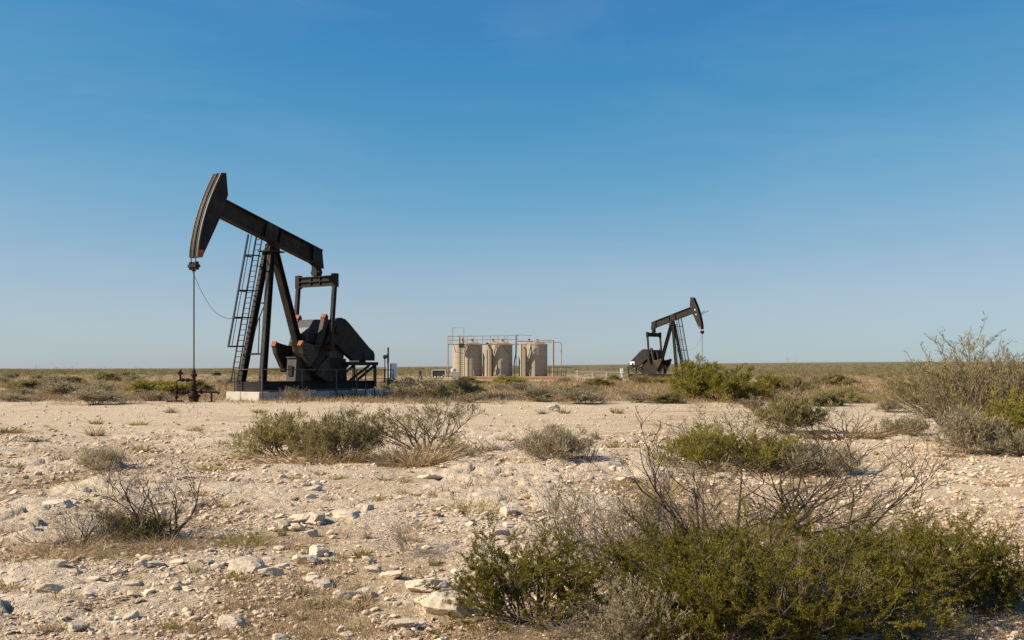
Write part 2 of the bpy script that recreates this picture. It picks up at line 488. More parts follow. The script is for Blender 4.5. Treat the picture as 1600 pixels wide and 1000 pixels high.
def ground_material():
    m, ns, ls, p = mat_new('caliche_ground')
    geo = ns.new('ShaderNodeNewGeometry')
    P = geo.outputs['Position']
    def att(n):
        a = ns.new('ShaderNodeAttribute'); a.attribute_name = n; return a.outputs['Fac']
    soil, rock, veg = att('soil'), att('rock'), att('veg')
    def noise(s, d=6.0, r=0.6, vec=None):
        n = N(ns, 'ShaderNodeTexNoise', Scale=s, Detail=d, Roughness=r)
        ls.new(vec or P, n.inputs['Vector']); return n.outputs[0]
    nA, nB, nC = noise(0.8, 8.0, 0.65), noise(6.0, 8.0, 0.7), noise(30.0, 5.0, 0.7)
    pale = mixc(ns, ls, ramp(ns, ls, nA, 0.35, 0.7), (0.605, 0.49, 0.335), (0.505, 0.395, 0.25))
    pale = mixc(ns, ls, ramp(ns, ls, nC, 0.47, 0.66), pale, (0.38, 0.28, 0.17))
    pale = mixc(ns, ls, ramp(ns, ls, nB, 0.56, 0.78), pale, (0.69, 0.585, 0.42))
    brown = mixc(ns, ls, ramp(ns, ls, nB, 0.3, 0.7), (0.41, 0.295, 0.17), (0.31, 0.21, 0.115))
    brown = mixc(ns, ls, ramp(ns, ls, nC, 0.55, 0.75), brown, (0.46, 0.33, 0.21))
    nM = noise(2.3, 10.0, 0.78)
    pale = mixc(ns, ls, ramp(ns, ls, nM, 0.52, 0.72), pale, (0.42, 0.315, 0.19))
    f = mth(ns, ls, 'ADD', soil, mth(ns, ls, 'MULTIPLY', mth(ns, ls, 'SUBTRACT', nB, 0.5), 1.9))
    f = mth(ns, ls, 'ADD', f, mth(ns, ls, 'MULTIPLY', mth(ns, ls, 'SUBTRACT', nA, 0.5), 1.7))
    col = mixc(ns, ls, ramp(ns, ls, f, 0.25, 0.75), pale, brown)
    # flat stone chips set in the soil
    vo = ns.new('ShaderNodeTexVoronoi'); vo.inputs['Scale'].default_value = 11.0
    wv = ns.new('ShaderNodeVectorMath'); wv.operation = 'MULTIPLY_ADD'
    nw = ns.new('ShaderNodeTexNoise'); nw.inputs['Scale'].default_value = 9.0; ls.new(P, nw.inputs['Vector'])
    ls.new(nw.outputs['Color'], wv.inputs[0]); wv.inputs[1].default_value = (0.14, 0.14, 0.14); ls.new(P, wv.inputs[2])
    ls.new(wv.outputs[0], vo.inputs['Vector'])
    ve = ns.new('ShaderNodeTexVoronoi'); ve.feature = 'DISTANCE_TO_EDGE'; ve.inputs['Scale'].default_value = 11.0
    ls.new(wv.outputs[0], ve.inputs['Vector'])
    edge = ramp(ns, ls, ve.outputs['Distance'], 0.02, 0.12)
    sx = ns.new('ShaderNodeSeparateColor'); ls.new(vo.outputs['Color'], sx.inputs[0])
    isst = mth(ns, ls, 'MULTIPLY', mth(ns, ls, 'GREATER_THAN', sx.outputs[0], 0.45), edge)
    isst = mth(ns, ls, 'MULTIPLY', isst, rock)
    stc = mixc(ns, ls, sx.outputs[1], (0.62, 0.515, 0.40), (0.46, 0.345, 0.235))
    stc = mixc(ns, ls, ramp(ns, ls, nC, 0.5, 0.8), stc, (0.36, 0.28, 0.2))
    col = mixc(ns, ls, isst, col, stc)
    plc = mixc(ns, ls, ramp(ns, ls, nB, 0.35, 0.7), (0.66, 0.545, 0.395), (0.54, 0.42, 0.285))
    plc = mixc(ns, ls, ramp(ns, ls, nC, 0.52, 0.75), plc, (0.40, 0.305, 0.205))
    gap = mth(ns, ls, 'MULTIPLY', att('gap'), 0.55)
    col = mixc(ns, ls, gap, col, brown)
    pf = mth(ns, ls, 'MULTIPLY', att('plate'), ramp(ns, ls, nB, 0.25, 0.5))
    col = mixc(ns, ls, pf, col, plc)
    # far scrub floor
    nF = noise(0.05, 6.0, 0.65)
    vegc = mixc(ns, ls, ramp(ns, ls, nF, 0.35, 0.65), (0.29, 0.21, 0.108), (0.41, 0.295, 0.165))
    vegc = mixc(ns, ls, att('farscrub'), vegc, mixc(ns, ls, ramp(ns, ls, nF, 0.4, 0.6), (0.125, 0.105, 0.045), (0.19, 0.15, 0.07)))
    col = mixc(ns, ls, veg, col, vegc)
    ls.new(col, p.inputs['Base Color'])
    p.inputs['Roughness'].default_value = 0.95
    p.inputs['Specular IOR Level'].default_value = 0.2
    h = mth(ns, ls, 'ADD', mth(ns, ls, 'MULTIPLY', isst, 0.5), mth(ns, ls, 'MULTIPLY', nC, 0.8))
    h = mth(ns, ls, 'ADD', h, mth(ns, ls, 'MULTIPLY', nB, 0.9))
    b = N(ns, 'ShaderNodeBump', Strength=0.9, Distance=0.045)
    ls.new(h, b.inputs['Height']); ls.new(b.outputs[0], p.inputs['Normal'])
    return m
M['ground'] = ground_material()

# ------------------------------------------------------------------ ground
def soil_mask(X, Y):
    s = fbm(X * 0.55, Y * 0.35, 31, 4) * 1.7 - 0.50
    s = s + 0.55 * (fbm(X * 0.13, Y * 0.10, 41, 3) - 0.5)
    pad = smooth(22, 30, Y + 2.5 * (fbm(X * 0.15, Y * 0.15, 3, 2) - 0.5)) * (1 - smooth(46.5, 51, Y + 9.0 * (fbm(X * 0.25, Y * 0.16, 77, 3) - 0.5)))
    s = s * (1 - 0.5 * pad)
    # right-hand clearing is pale and smooth
    k = X / np.maximum(Y, 1)
    clear = smooth(0.3, 0.38, k) * smooth(9, 11, Y) * (1 - smooth(19, 23, Y))
    s = s * (1 - 0.6 * clear)
    for y0, amp in ((36.2, 0.34), (38.0, 0.34), (30.5, 0.22), (32.1, 0.22)):
        yt = y0 + 0.9 * np.sin(X * 0.07 + y0) + 0.02 * X
        s = s + amp * np.exp(-((Y - yt) / 0.28) ** 2) * smooth(0.35, 0.6, fbm(X * 0.3, Y * 0.3, 12, 2))
    far = smooth(47.5, 53, Y + 9.0 * (fbm(X * 0.25, Y * 0.16, 77, 3) - 0.5))
    streak = smooth(0.56, 0.64, fbm(X * 0.02, Y * 0.11, 55, 3))
    s = s * (1 - far) + far * (0.75 - 0.75 * streak)
    return s, pad, clear, far, streak

WXY = (-15.94, 49.9)      # the wellhead stands here, on oil-darkened soil
def build_ground():
    rows = np.concatenate([np.linspace(-45, 3.0, 14),
                           F * EYE / np.linspace(800, 26, 440)[1:], F * EYE / np.geomspace(26, 0.22, 70)[1:]])
    rows = rows[rows < 12500]
    kk = np.concatenate([np.linspace(-2.4, -0.56, 22)[:-1], np.linspace(-0.56, 0.56, 430), np.linspace(0.56, 2.4, 22)[1:]])
    Yg, Kg = np.meshgrid(rows, kk, indexing='ij')
    Xg = Kg * np.sqrt(Yg ** 2 + 9.0)
    x, y = Xg.ravel(), Yg.ravel()
    z = zg(x, y)
    soil, pad, clear, far, streak = soil_mask(x, y)
    rock = (1 - smooth(0.15, 0.6, soil)) * (1 - 0.75 * pad) * (1 - 0.7 * clear) * (1 - far)
    near = (1 - smooth(24, 40, y)) * smooth(-2, 2, y)
    p1, m1 = plates(x / 0.62, y / 0.50, 101)
    p2, m2 = plates(x / 0.27, y / 0.23, 202)
    l2 = lumps(x / 0.12, y / 0.12, 303) * 0.12
    zone = rock * (0.35 + 0.65 * smooth(0.42, 0.58, fbm(x * 0.35, y * 0.30, 83, 3)))
    z = z + near * zone * (0.095 * p1 + 0.065 * p2 * (1 - 0.6 * m1) * (1 - smooth(14, 22, y)))
    z = z + near * 0.45 * l2 * (1 - smooth(12, 20, y)) * (0.3 + 0.5 * rock)
    plate = np.clip(np.maximum(m1, 0.8 * m2) * smooth(0.18, 0.5, zone) * near, 0, 1)
    gap = np.clip((1 - np.maximum(m1, m2)) * smooth(0.15, 0.4, zone) * near, 0, 1)
    z = z + near * 0.05 * (fbm(x * 1.3, y * 1.3, 61, 4) - 0.5) + (1 - near) * (y > 0) * 0.03 * (fbm(x * 0.8, y * 0.8, 71, 3) - 0.5) * (1 - far)
    # leaf litter under the big front bushes
    lit = np.exp(-(((x - 1.9) / 2.0) ** 2 + ((y - 6.9) / 0.95) ** 2) ** 2) * 0.9
    lit2 = np.exp(-(((x + 3.7) / 0.9) ** 2 + ((y - 9.6) / 0.8) ** 2) ** 2) * 0.5
    stain = 0.8 * np.exp(-(((x - WXY[0]) / 1.5) ** 2 + ((y - WXY[1]) / 1.3) ** 2)) + 0.45 * np.exp(-(((x + 9.5) / 3.0) ** 2 + ((y - 52.5) / 1.2) ** 2))
    soil = np.clip(soil + lit + lit2 + stain, 0, 1.2)
    rock = rock * (1 - np.clip(lit, 0, 1)); plate = plate * (1 - np.clip(lit, 0, 1))
    nr, nc = len(rows), len(kk)
    i = np.arange(nr * nc).reshape(nr, nc)
    q = np.stack([i[:-1, :-1], i[:-1, 1:], i[1:, 1:], i[1:, :-1]], -1).reshape(-1, 4)
    streak = streak * (1 - smooth(160, 260, y))
    veg = far * (1 - streak) * (0.55 + 0.45 * smooth(60, 200, y))
    me = np_mesh('ground', np.stack([x, y, z], -1), quads=q, smooth=True, attrs={'soil': soil, 'rock': rock, 'veg': veg, 'plate': plate, 'gap': gap, 'farscrub': smooth(170, 330, y)})
    o = link('ground', me, M['ground'])
    tag(o, 'pale stony caliche ground with brown soil patches reaching the horizon', None, None, 'structure')
build_ground()

# ------------------------------------------------------------------ pumpjacks
def mirror_about(pt, c, e):
    """mirror a 2D point about the line through c along unit e"""
    dx, dz = pt[0] - c[0], pt[1] - c[1]
    a = dx * e[0] + dz * e[1]
    return (c[0] + 2 * a * e[0] - dx, c[1] + 2 * a * e[1] - dz)

def pumpjack(name, loc, rz, sy, paint, label, cat, group, fine=True):
    root = empty(name, loc, rz)
    tag(root, label, cat, group)
    B = lambda: MB(sy)
    bk, og = paint, M['orange']
    # skid
    for v in (-0.78, 0.78):
        B().hbeam((1.64, v, 0.70), (-7.6, v, 0.70), 0.28, 0.52, 0.04, (0, 1, 0)).build('skid_beam', bk, root)
    B().box(1.645, 1.68, -0.94, 0.94, 0.44, 0.97).build('skid_end_plate', bk, root)
    for u in (0.9, -0.3, -1.0, -5.6, -7.3):
        B().box(u - 0.09, u + 0.09, -0.64, 0.64, 0.50, 0.92).build('cross_member', bk, root)
    # samson post
    for v in (-1, 1):
        B().hbeam((1.43, 0.80 * v, 0.965), (0.24, 0.19 * v, 8.0), 0.26, 0.34, 0.05, (0, 1, 0)).build('post_leg', bk, root)
        B().box(1.18, 1.60, 0.80 * v - 0.19, 0.80 * v + 0.19, 0.975, 1.02).build('foot_plate', bk, root)
    B().hbeam((-0.18, 0, 7.98), (-2.66, 0, 0.965), 0.42, 0.36, 0.05, (0, 1, 0)).build('post_leg', bk, root)
    B().bar((1.205, -0.66, 2.45), (1.205, 0.66, 2.45), 0.10, 0.10, (1, 0, 0)).build('cross_brace', bk, root)
    B().bar((0.73, -0.42, 5.2), (0.73, 0.42, 5.2), 0.07, 0.07, (1, 0, 0)).build('cross_brace', bk, root)
    B().tube([(1.10, -0.62, 2.5), (0.95, -0.1, 4.2), (0.78, 0.32, 5.2)], 0.03, 6).build('brace_pipe', bk, root)
    B().tube([(1.18, 0.2, 2.45), (1.08, 0.2, 4.4)], 0.028, 6).build('brace_pipe', bk, root)
    B().box(-0.50, 0.62, -0.46, 0.46, 8.0, 8.07).build('post_cap', bk, root)
    sad = B()
    sad.prism([(-0.42, 8.07), (0.42, 8.07), (0.26, 8.42), (0.16, 8.60), (-0.20, 8.60), (-0.30, 8.40)], -0.2, 0.2)
    sad.tube([(0, -0.36, 8.36), (0, 0.36, 8.36)], 0.19, 14)
    sad.build('centre_bearing', M['rust'], root)
    # walking beam
    a, b = Vector((3.60, 0, 9.965)), Vector((-3.62, 0, 8.03))
    d = (a - b).normalized(); n = Vector((-d.z, 0, d.x))
    h = 0.96
    wb = B(); wb.bar(a, b, 0.10, h - 0.10); beam = wb.build('walking_beam', bk, root)
    B().bar(a + n * (h / 2 - 0.025), b + n * (h / 2 - 0.025), 0.46, 0.05).build('flange', bk, beam)
    B().bar(a - n * (h / 2 - 0.025), b - n * (h / 2 - 0.025), 0.46, 0.05).build('flange', bk, beam)
    for t in (-0.45, 0.45):
        c = a + (b - a) * (0.5 - t / 7.4) + Vector((0, 0, 0))
        for s in (-1, 1):
            B().bar(c + n * (h / 2 - 0.06) + Vector((0, s * 0.13, 0)), c - n * (h / 2 - 0.06) + Vector((0, s * 0.13, 0)), 0.16, 0.03 if abs(t) > 1 else 0.05, (0, 1, 0)).build('stiffener', bk, beam)
    # side plates at the bearing and the boxed tail
    c = a + (b - a) * 0.47
    for s in (-1, 1):
        B().prism([(c.x + p * d.x + q * n.x, c.z + p * d.z + q * n.z) for p, q in ((-0.42, -0.42), (0.42, -0.42), (0.42, 0.42), (-0.42, 0.42))], s * 0.20 - 0.012, s * 0.20 + 0.012).build('side_plate', bk, beam)
        B().prism([(-2.9, 7.76), (-2.95, 8.66), (-3.63, 8.50), (-3.78, 7.42), (-3.45, 7.42), (-3.3, 7.55)], s * 0.222 - 0.014, s * 0.222 + 0.014).build('tail_plate', bk, beam)
    tb = B()
    tb.box(-3.62, -3.22, -0.20, 0.20, 6.98, 7.66)
    tb.tube([(-3.42, -0.30, 7.18), (-3.42, 0.30, 7.18)], 0.17, 12)
    tb.build('tail_bearing', bk, root)
    # horse head
    arc = [(5.24, 7.26), (5.21, 7.65), (5.14, 8.1), (5.03, 8.6), (4.89, 9.12), (4.69, 9.7), (4.44, 10.32), (4.15, 10.92), (3.84, 11.5), (3.74, 11.70)]
    back = [(3.45, 11.74), (3.33, 10.62), (3.78, 9.50), (4.98, 7.26)]
    hd = B()
    for s in (-1, 1): hd.prism(arc + back, s * 0.29 - 0.02, s * 0.29 + 0.02)
    bk2 = [(p[0] - 0.02, p[1]) for p in arc]
    head = hd.build('horse_head', bk, root)
    fp = B()
    for (x0, z0), (x1, z1) in zip(arc[:-1], arc[1:]):
        fp.bar((x0 - 0.03, 0, z0), (x1 - 0.03, 0, z1), 0.54, 0.03)
    fp.build('front_plate', M['brownplate'], head)
    for v in (-0.305, -0.0, 0.305):
        rib = B()
        for (x0, z0), (x1, z1) in zip(arc[:-1], arc[1:]): rib.bar((x0 + 0.02, v, z0), (x1 + 0.02, v, z1), 0.05, 0.07)
        rib.build('edge_rib', M['greymetal'] if v else bk, head)
    bp = B()
    for (x0, z0), (x1, z1) in zip(back[:-1], back[1:]): bp.bar((x0 + 0.02, 0, z0), (x1 + 0.02, 0, z1), 0.54, 0.03)
    bp.bar((3.74, 0, 11.68), (3.45, 0, 11.72), 0.54, 0.03)
    bp.build('back_plate', bk, head)
    for s in (-1, 1):
        B().prism([(5.245, 7.24), (5.225, 7.62), (4.80, 7.63), (4.985, 7.24)], s * 0.318 - 0.006, s * 0.318 + 0.006).build('orange_tip', og, head)
    B().box(4.25, 4.55, -0.34, 0.34, 9.52, 9.60).build('latch', bk, head)
    if not fine:
        for (u, w, r) in ((4.25, 9.95, 0.13), (4.42, 9.3, 0.11), (4.62, 8.7, 0.10)):  # solid discs, the pale ones coloured as sky showing through holes
            B().tube([(u, -0.325, w), (u, 0.325, w)], r, 12).build('sky_hole_disc', M['offwhite'] if w > 9.1 else M['greymetal'], head)
        B().tube([(4.8, -0.2, 9.2), (6.0, -0.35, 9.75)], 0.035, 6).tube([(4.8, 0.2, 9.2), (6.0, 0.35, 9.75)], 0.035, 6).build('pull_rod', bk, head)
    # bridle, carrier bar, polished rod
    for v in (-0.17, 0.17):
        B().tube([(x + 0.045, v, z) for x, z in reversed(arc)] + [(5.27, v, 6.86)], 0.028, 6).build('bridle_cable', M['cable'], root)
    cb = B(); cb.box(5.10, 5.40, -0.30, 0.30, 6.74, 6.88); cb.lathe([(0.0, 6.98), (0.08, 6.98), (0.10, 6.88)], 10, (5.25, 0)); cb.lathe([(0.11, 6.74), (0.09, 6.55), (0.0, 6.55)], 10, (5.25, 0))
    for v in (-0.2, 0.2): cb.box(5.16, 5.34, v - 0.07, v + 0.07, 6.62, 7.02)
    cb.build('carrier_bar', M['rust'], root)
    B().tube([(5.25, 0, 6.6), (5.25, 0, 1.35)], 0.036, 8).build('polished_rod', M['cable'], root)
    pts = []
    for i in range(17):
        t = i / 16
        pts.append((5.2 + (1.55 - 5.2) * t, -0.2 - 0.55 * t, 6.6 + (4.35 - 6.6) * t - 1.15 * math.sin(math.pi * t) * (1 - 0.35 * t)))
    B().tube(pts, 0.012, 5).build('signal_cable', M['cable'], root)
    # equalizer and pitmans
    eq = B()
    eq.bar((-3.42, -1.32, 6.66), (-3.42, 1.32, 6.66), 0.30, 0.05, (1, 0, 0))
    eq.bar((-3.42, -1.32, 6.93), (-3.42, 1.32, 6.93), 0.30, 0.05, (1, 0, 0))
    eq.bar((-3.42, -1.32, 6.40), (-3.42, 1.32, 6.40), 0.30, 0.05, (1, 0, 0))
    eq.bar((-3.42, -1.32, 6.66), (-3.42, 1.32, 6.66), 0.10, 0.52, (1, 0, 0))
    for v in (-0.35, 0.35): eq.box(-3.56, -3.28, v - 0.02, v + 0.02, 6.43, 6.90)
    eq.build('equalizer', bk, root)
    for s in (-1, 1):
        v = 1.42 * s
        pm = B().bar((-3.42, v, 6.72), (-3.06, v, 2.80), 0.20, 0.22)
        pit = pm.build('pitman_arm', bk, root)
        B().box(-3.57, -3.27, v - 0.15, v + 0.15, 6.30, 7.06).build('pitman_clevis', bk, pit)
        B().tube([(-3.05, v - 0.26 * s, 2.87), (-3.05, v + 0.16 * s, 2.87)], 0.21, 12).build('wrist_pin', M['rust'], pit)
    # cranks with counterweights
    S = (-3.96, 3.86); e = (0.668, -0.744)
    nn = (0.744, 0.668)
    P = lambda t, q: (S[0] + t * e[0] + q * nn[0], S[1] + t * e[1] + q * nn[1])
    for s in (-1, 1):
        v0, v1 = (0.93 * s, 1.13 * s) if s > 0 else (-1.13, -0.93)
        arm = [P(0.34 * math.cos(k), 0.42 * math.sin(k)) for k in [math.pi / 2 + math.pi * i / 8 for i in range(9)]] + [P(3.0, -0.26), P(3.08, 0.0), P(3.0, 0.26)]
        cr = B().prism(arm, v0, v1).build('crank_arm', bk, root, bevel=0.03)
        B().tube([(S[0], s * 0.5, S[1]), (S[0], s * 1.2, S[1])], 0.22, 14).build('crank_shaft', bk, cr)
        tip = [P(3.14, 0.27), P(2.98, 0.75), P(2.86, 1.15), P(2.62, 1.55), P(2.38, 1.62), P(2.22, 1.30), P(1.95, 0.85), P(1.55, 0.42), P(2.3, 0.27)]
        upp = [P(0.0, 1.30), P(0.24, 1.28), P(0.75, 1.04), P(1.25, 0.80), P(1.75, 0.62), P(1.75, 0.34), P(1.2, 0.50), P(0.6, 0.78), P(0.1, 1.02), P(-0.06, 1.16)]
        w0, w1 = (0.86 * s, 1.20 * s)
        for poly, ends in ((tip, (3, 4)), (upp, (0, 1))):
            for mir in ((False, True) if fine and poly is tip else (False,)):
                pp = [mirror_about(p, S, e) for p in poly] if mir else poly
                cw = B().prism(pp, min(w0, w1), max(w0, w1)).build('counterweight', M['castiron'], cr, bevel=0.05)
                if not mir:
                    i0, i1 = ends
                    p0, p1 = Vector((pp[i0][0], s * 1.03, pp[i0][1])), Vector((pp[i1][0], s * 1.03, pp[i1][1]))
                    ex = (p1 - p0) * 0.35
                    B().bar(p0 - ex * 0.25, p1 + ex * 0.25, 0.345, 0.07).build('orange_end', og, cr)
                    if poly is tip:
                        for (t, q) in ((2.5, 1.2), (2.7, 0.7), (2.2, 0.8)):
                            c = P(t, q); B().tube([(c[0], s * 1.19, c[1]), (c[0], s * 1.225, c[1])], 0.05, 8).build('bolt', M['galv'], cr)
        c = P(3.05, 0.05)
        B().tube([(c[0], s * 0.85, c[1]), (c[0], s * 1.22, c[1])], 0.16, 12).build('weight_lug', M['rust'], cr)
    # gearbox and stand
    gb = [(-2.05, 2.25), (-2.05, 3.55), (-2.25, 3.98), (-2.62, 4.44), (-4.35, 4.52), (-4.95, 4.1), (-5.1, 3.5), (-5.1, 2.25)]
    g = B().prism(gb, -0.58, 0.58).build('gearbox', M['gearpaint'] if fine else bk, root, bevel=0.05)
    B().prism([(-1.98, 3.02), (-1.98, 3.18), (-5.17, 3.18), (-5.17, 3.02)], -0.66, 0.66).build('flange', bk, g)
    B().tube([(-2.02, 0.0, 3.5), (-1.93, 0.0, 3.5)], 0.20, 12).build('inspection_cover', bk, g)
    B().prism([(-2.3, 0.97), (-2.2, 2.25), (-5.2, 2.25), (-5.3, 0.97)], -0.62, 0.62).build('gearbox_stand', bk, root)
    st = B()
    st.prism([(-1.02, 1.0), (-1.12, 2.26), (-2.2, 2.26), (-2.3, 1.0)], 0.02, 0.72)
    st.box(-2.2, -1.02, 0.0, 0.76, 2.262, 2.32)
    stand = st.build('brake_stand', M['greymetal'], root)
    B().box(-1.01, -0.985, 0.2, 0.52, 1.25, 1.85).build('access_plate', bk, stand)
    # belt guard, motor platform
    gd = [(-3.95, 4.30), (-4.15, 4.52), (-4.55, 4.62), (-4.90, 4.55), (-5.2, 4.36), (-7.0, 2.94), (-7.4, 2.70), (-7.5, 2.52), (-7.5, 2.14), (-5.6, 2.14), (-5.25, 2.34), (-3.98, 3.15), (-3.8, 3.7)]
    gg = B().prism(gd, 0.56, 0.86).build('belt_guard', bk, root, bevel=0.03)
    B().prism([(-6.9, 2.16), (-6.55, 2.16), (-6.45, 2.60), (-6.8, 2.60)], 0.862, 0.90).build('guard_bracket', bk, gg)
    B().tube([(-4.2, 0.862, 3.9), (-4.2, 0.885, 3.9)], 0.16, 12).build('inspection_cover', og, gg)
    if not fine:
        B().box(-7.25, -6.35, 0.865, 0.885, 2.35, 2.80).build('notice_plate', M['white'], gg)
    pf = B(); pf.box(-7.7, -5.12, -0.95, 0.95, 1.86, 2.06); pf.build('motor_platform', bk, root)
    for v in (-0.85, 0.85):
        B().bar((-7.0, v, 1.86), (-5.3, v, 0.97), 0.10, 0.12).build('platform_brace', bk, root)
        B().bar((-7.5, v, 1.86), (-5.9, v, 0.97), 0.10, 0.12).build('platform_brace', bk, root)
        B().box(-7.58, -7.44, v - 0.07, v + 0.07, 0.45, 1.86).build('platform_leg', bk, root)
    mo = B(); mo.tube([(-6.9, -0.45, 2.50), (-6.9, 0.45, 2.50)], 0.36, 16); mo.box(-7.2, -6.6, -0.40, 0.40, 2.06, 2.30); mo.build('electric_motor', M['greymetal'], root)
    # ladder with safety cage on the front of the left leg
    lo, hi = Vector((1.78, -1.02, 0.97)), Vector((0.50, -0.42, 8.95))
    lr = B()
    for q in (-0.23, 0.23): lr.bar(lo + Vector((0, q, 0)), hi + Vector((0, q, 0)), 0.055, 0.055)
    lad = lr.build('ladder', bk, root)
    for i in range(27):
        c = lo + (hi - lo) * ((i + 0.6) / 27.5)
        B().tube([c + Vector((0, -0.23, 0)), c + Vector((0, 0.23, 0))], 0.02, 5).build('rung', bk, lad)
    for z in (2.85, 4.4, 5.85, 7.75):
        c = lo + (hi - lo) * ((z - lo.z) / (hi.z - lo.z))
        hp = [c + Vector((0.78 * math.sin(k), -0.37 * math.cos(k), 0)) for k in [math.pi * i / 12 for i in range(13)]]
        hp = [c + Vector((0, -0.25, 0))] + hp + [c + Vector((0, 0.25, 0))]
        hm = B()
        for p0, p1 in zip(hp[:-1], hp[1:]): hm.bar(p0, p1, 0.03, 0.07, Vector((0, 0, 1)).cross(p1 - p0))
        hm.build('cage_hoop', bk, lad)
    for k in (0.22, 0.36, 0.5, 0.64, 0.78):
        off = Vector((0.78 * math.sin(math.pi * k), -0.37 * math.cos(math.pi * k), 0))
        t0, t1 = (2.8 - lo.z) / (hi.z - lo.z), (8.9 - lo.z) / (hi.z - lo.z)
        B().bar(lo + (hi - lo) * t0 + off, lo + (hi - lo) * t1 + off, 0.02, 0.035).build('cage_strap', bk, lad)
    for z in (1.6, 3.6, 5.6, 7.2):
        c = lo + (hi - lo) * ((z - lo.z) / (hi.z - lo.z))
        B().bar(c + Vector((0, 0.2, 0)), c + Vector((-0.32, 0.26, 0)), 0.04, 0.04).build('ladder_bracket', bk, lad)
    return root

TH = math.radians(57)
RZ1 = math.atan2(-math.sin(TH), -math.cos(TH))
O1 = (-13.083, 54.312)
def main_at(u, v):
    return (O1[0] + u * math.cos(RZ1) - v * math.sin(RZ1), O1[1] + u * math.sin(RZ1) + v * math.cos(RZ1))
pumpjack('pumpjack', (O1[0], O1[1], zgf(*O1)), RZ1, 1.0, M['black'],
         'large black oil pumpjack on the white concrete footing, orange counterweight ends', 'pumpjack', 'oil pumpjacks', True)
PH = math.radians(-48)
Y2 = 142.0
X2 = (1050.5 - 800) / F * Y2
pumpjack('pumpjack', (X2, Y2, -0.15), PH, -1.0, M['brownblack'],
         'distant brownish pumpjack among green bushes beyond the storage tanks', 'pumpjack', 'oil pumpjacks', False)

# concrete footing of the large pumpjack, cast in blocks
ft = empty('concrete_footing', (O1[0], O1[1], 0), RZ1)
tag(ft, 'long pale concrete footing cast in blocks under the large pumpjack', 'footing')
for v0, v1 in ((-1.27, -0.16), (-0.14, 1.27)):
    MB().box(0.92, 2.10, v0, v1, -0.25, 0.44).build('concrete_block', M['concrete'], ft, bevel=0.03)
us = [0.89, -2.1, -5.0, -7.6, -9.0, -9.9]
for i in range(len(us) - 1):
    mb = MB()
    if i < len(us) - 2: mb.box(us[i + 1] + 0.015, us[i], -1.27, 1.25 - 0.01 * (i % 2), -0.25, 0.43 - 0.008 * i)
    else: mb.prism([(us[i + 1], -0.25), (us[i + 1] + 0.25, 0.36), (us[i], 0.38), (us[i], -0.25)], -1.27, 1.24)
    mb.build('concrete_block', M['concrete'], ft, bevel=0.03)

# guard rail round the footing
gr = empty('guard_rail', (O1[0], O1[1], 0), RZ1)
tag(gr, 'thin steel guard rail along the edge of the large pumpjack footing', 'railing')
corner = (1.98, 1.36)
for (u, v, z0, z1) in ((1.98, -0.75, 0.44, 1.66), (1.98, 1.36, -0.05, 1.68), (-0.9, 1.36, -0.05, 1.64), (-3.6, 1.36, -0.05, 1.64), (-5.3, 1.36, -0.05, 1.62),
                       (-6.1, 1.36, -0.05, 1.62), (-6.9, 1.36, -0.05, 1.62), (-7.8, 1.36, -0.05, 1.62), (-8.6, 1.36, -0.05, 1.62)):
    MB().tube([(u, v, z0), (u, v, z1)], 0.04, 6).build('post', M['galv'], gr)
MB().tube([(1.98, -0.75, 1.62), (1.98, 1.36, 1.62), (-8.6, 1.36, 1.58)], 0.028, 6).build('top_rail', M['galv'], gr)
MB().tube([(-5.3, 1.36, 1.05), (-8.6, 1.36, 1.05)], 0.025, 6).build('mid_rail', M['galv'], gr)
MB().tube([(1.98, 1.36, 0.50), (-5.3, 1.36, 0.50)], 0.035, 6).build('toe_rail', M['galv'], gr)

# electrical gear at the rear end of the footing
ec = empty('control_cabinet', (*main_at(-9.2, 0.75), 0.37), RZ1)
tag(ec, 'white electrical control box on a black post with tall mast', 'control box')
MB().box(-0.28, 0.24, -0.2, 0.2, 0.72, 1.62).build('cabinet', M['white'], ec, bevel=0.02)
MB().tube([(0.34, 0.0, 0), (0.34, 0, 2.6)], 0.055, 8).build('mast', M['darkpipe'], ec)
MB().tube([(0.27, 0.1, 0), (0.27, 0.1, 1.0)], 0.04, 6).tube([(0.2, -0.1, 0), (0.2, -0.1, 0.9)], 0.035, 6).build('conduit', M['darkpipe'], ec)
MB().bar((-0.1, 0, 0.86), (-0.62, 0, 0.03), 0.09, 0.09).bar((0.05, 0, 0.6), (-0.35, 0, 0.03), 0.08, 0.08).build('brace', M['darkpipe'], ec)
MB().box(-0.7, 0.5, -0.2, 0.2, 0.0, 0.06).build('base_plate', M['darkpipe'], ec)
ip = empty('instrument_pole', (*main_at(-8.55, 0.75), 0.37), RZ1)
tag(ip, 'short twin instrument pole with small heads beside the white control box', 'instrument pole')
MB().tube([(0, 0, 0), (0, 0, 1.9)], 0.035, 6).build('pole', M['darkpipe'], ip)
MB().tube([(-0.25, 0, 0), (-0.25, 0, 2.0)], 0.03, 6).build('pole', M['greymetal'], ip)
MB().lathe([(0, 2.14), (0.11, 2.12), (0.13, 2.0), (0.05, 1.88), (0, 1.88)], 10, (0.02, 0)).build('lamp_head', M['darkpipe'], ip)
MB().lathe([(0, 2.2), (0.08, 2.18), (0.10, 2.08), (0.04, 1.98), (0, 1.98)], 10, (-0.25, 0)).build('lamp_head', M['darkpipe'], ip)
MB().tube([(0, 0, 1.9), (-0.25, 0, 1.98)], 0.025, 6).build('cross_arm', M['darkpipe'], ip)

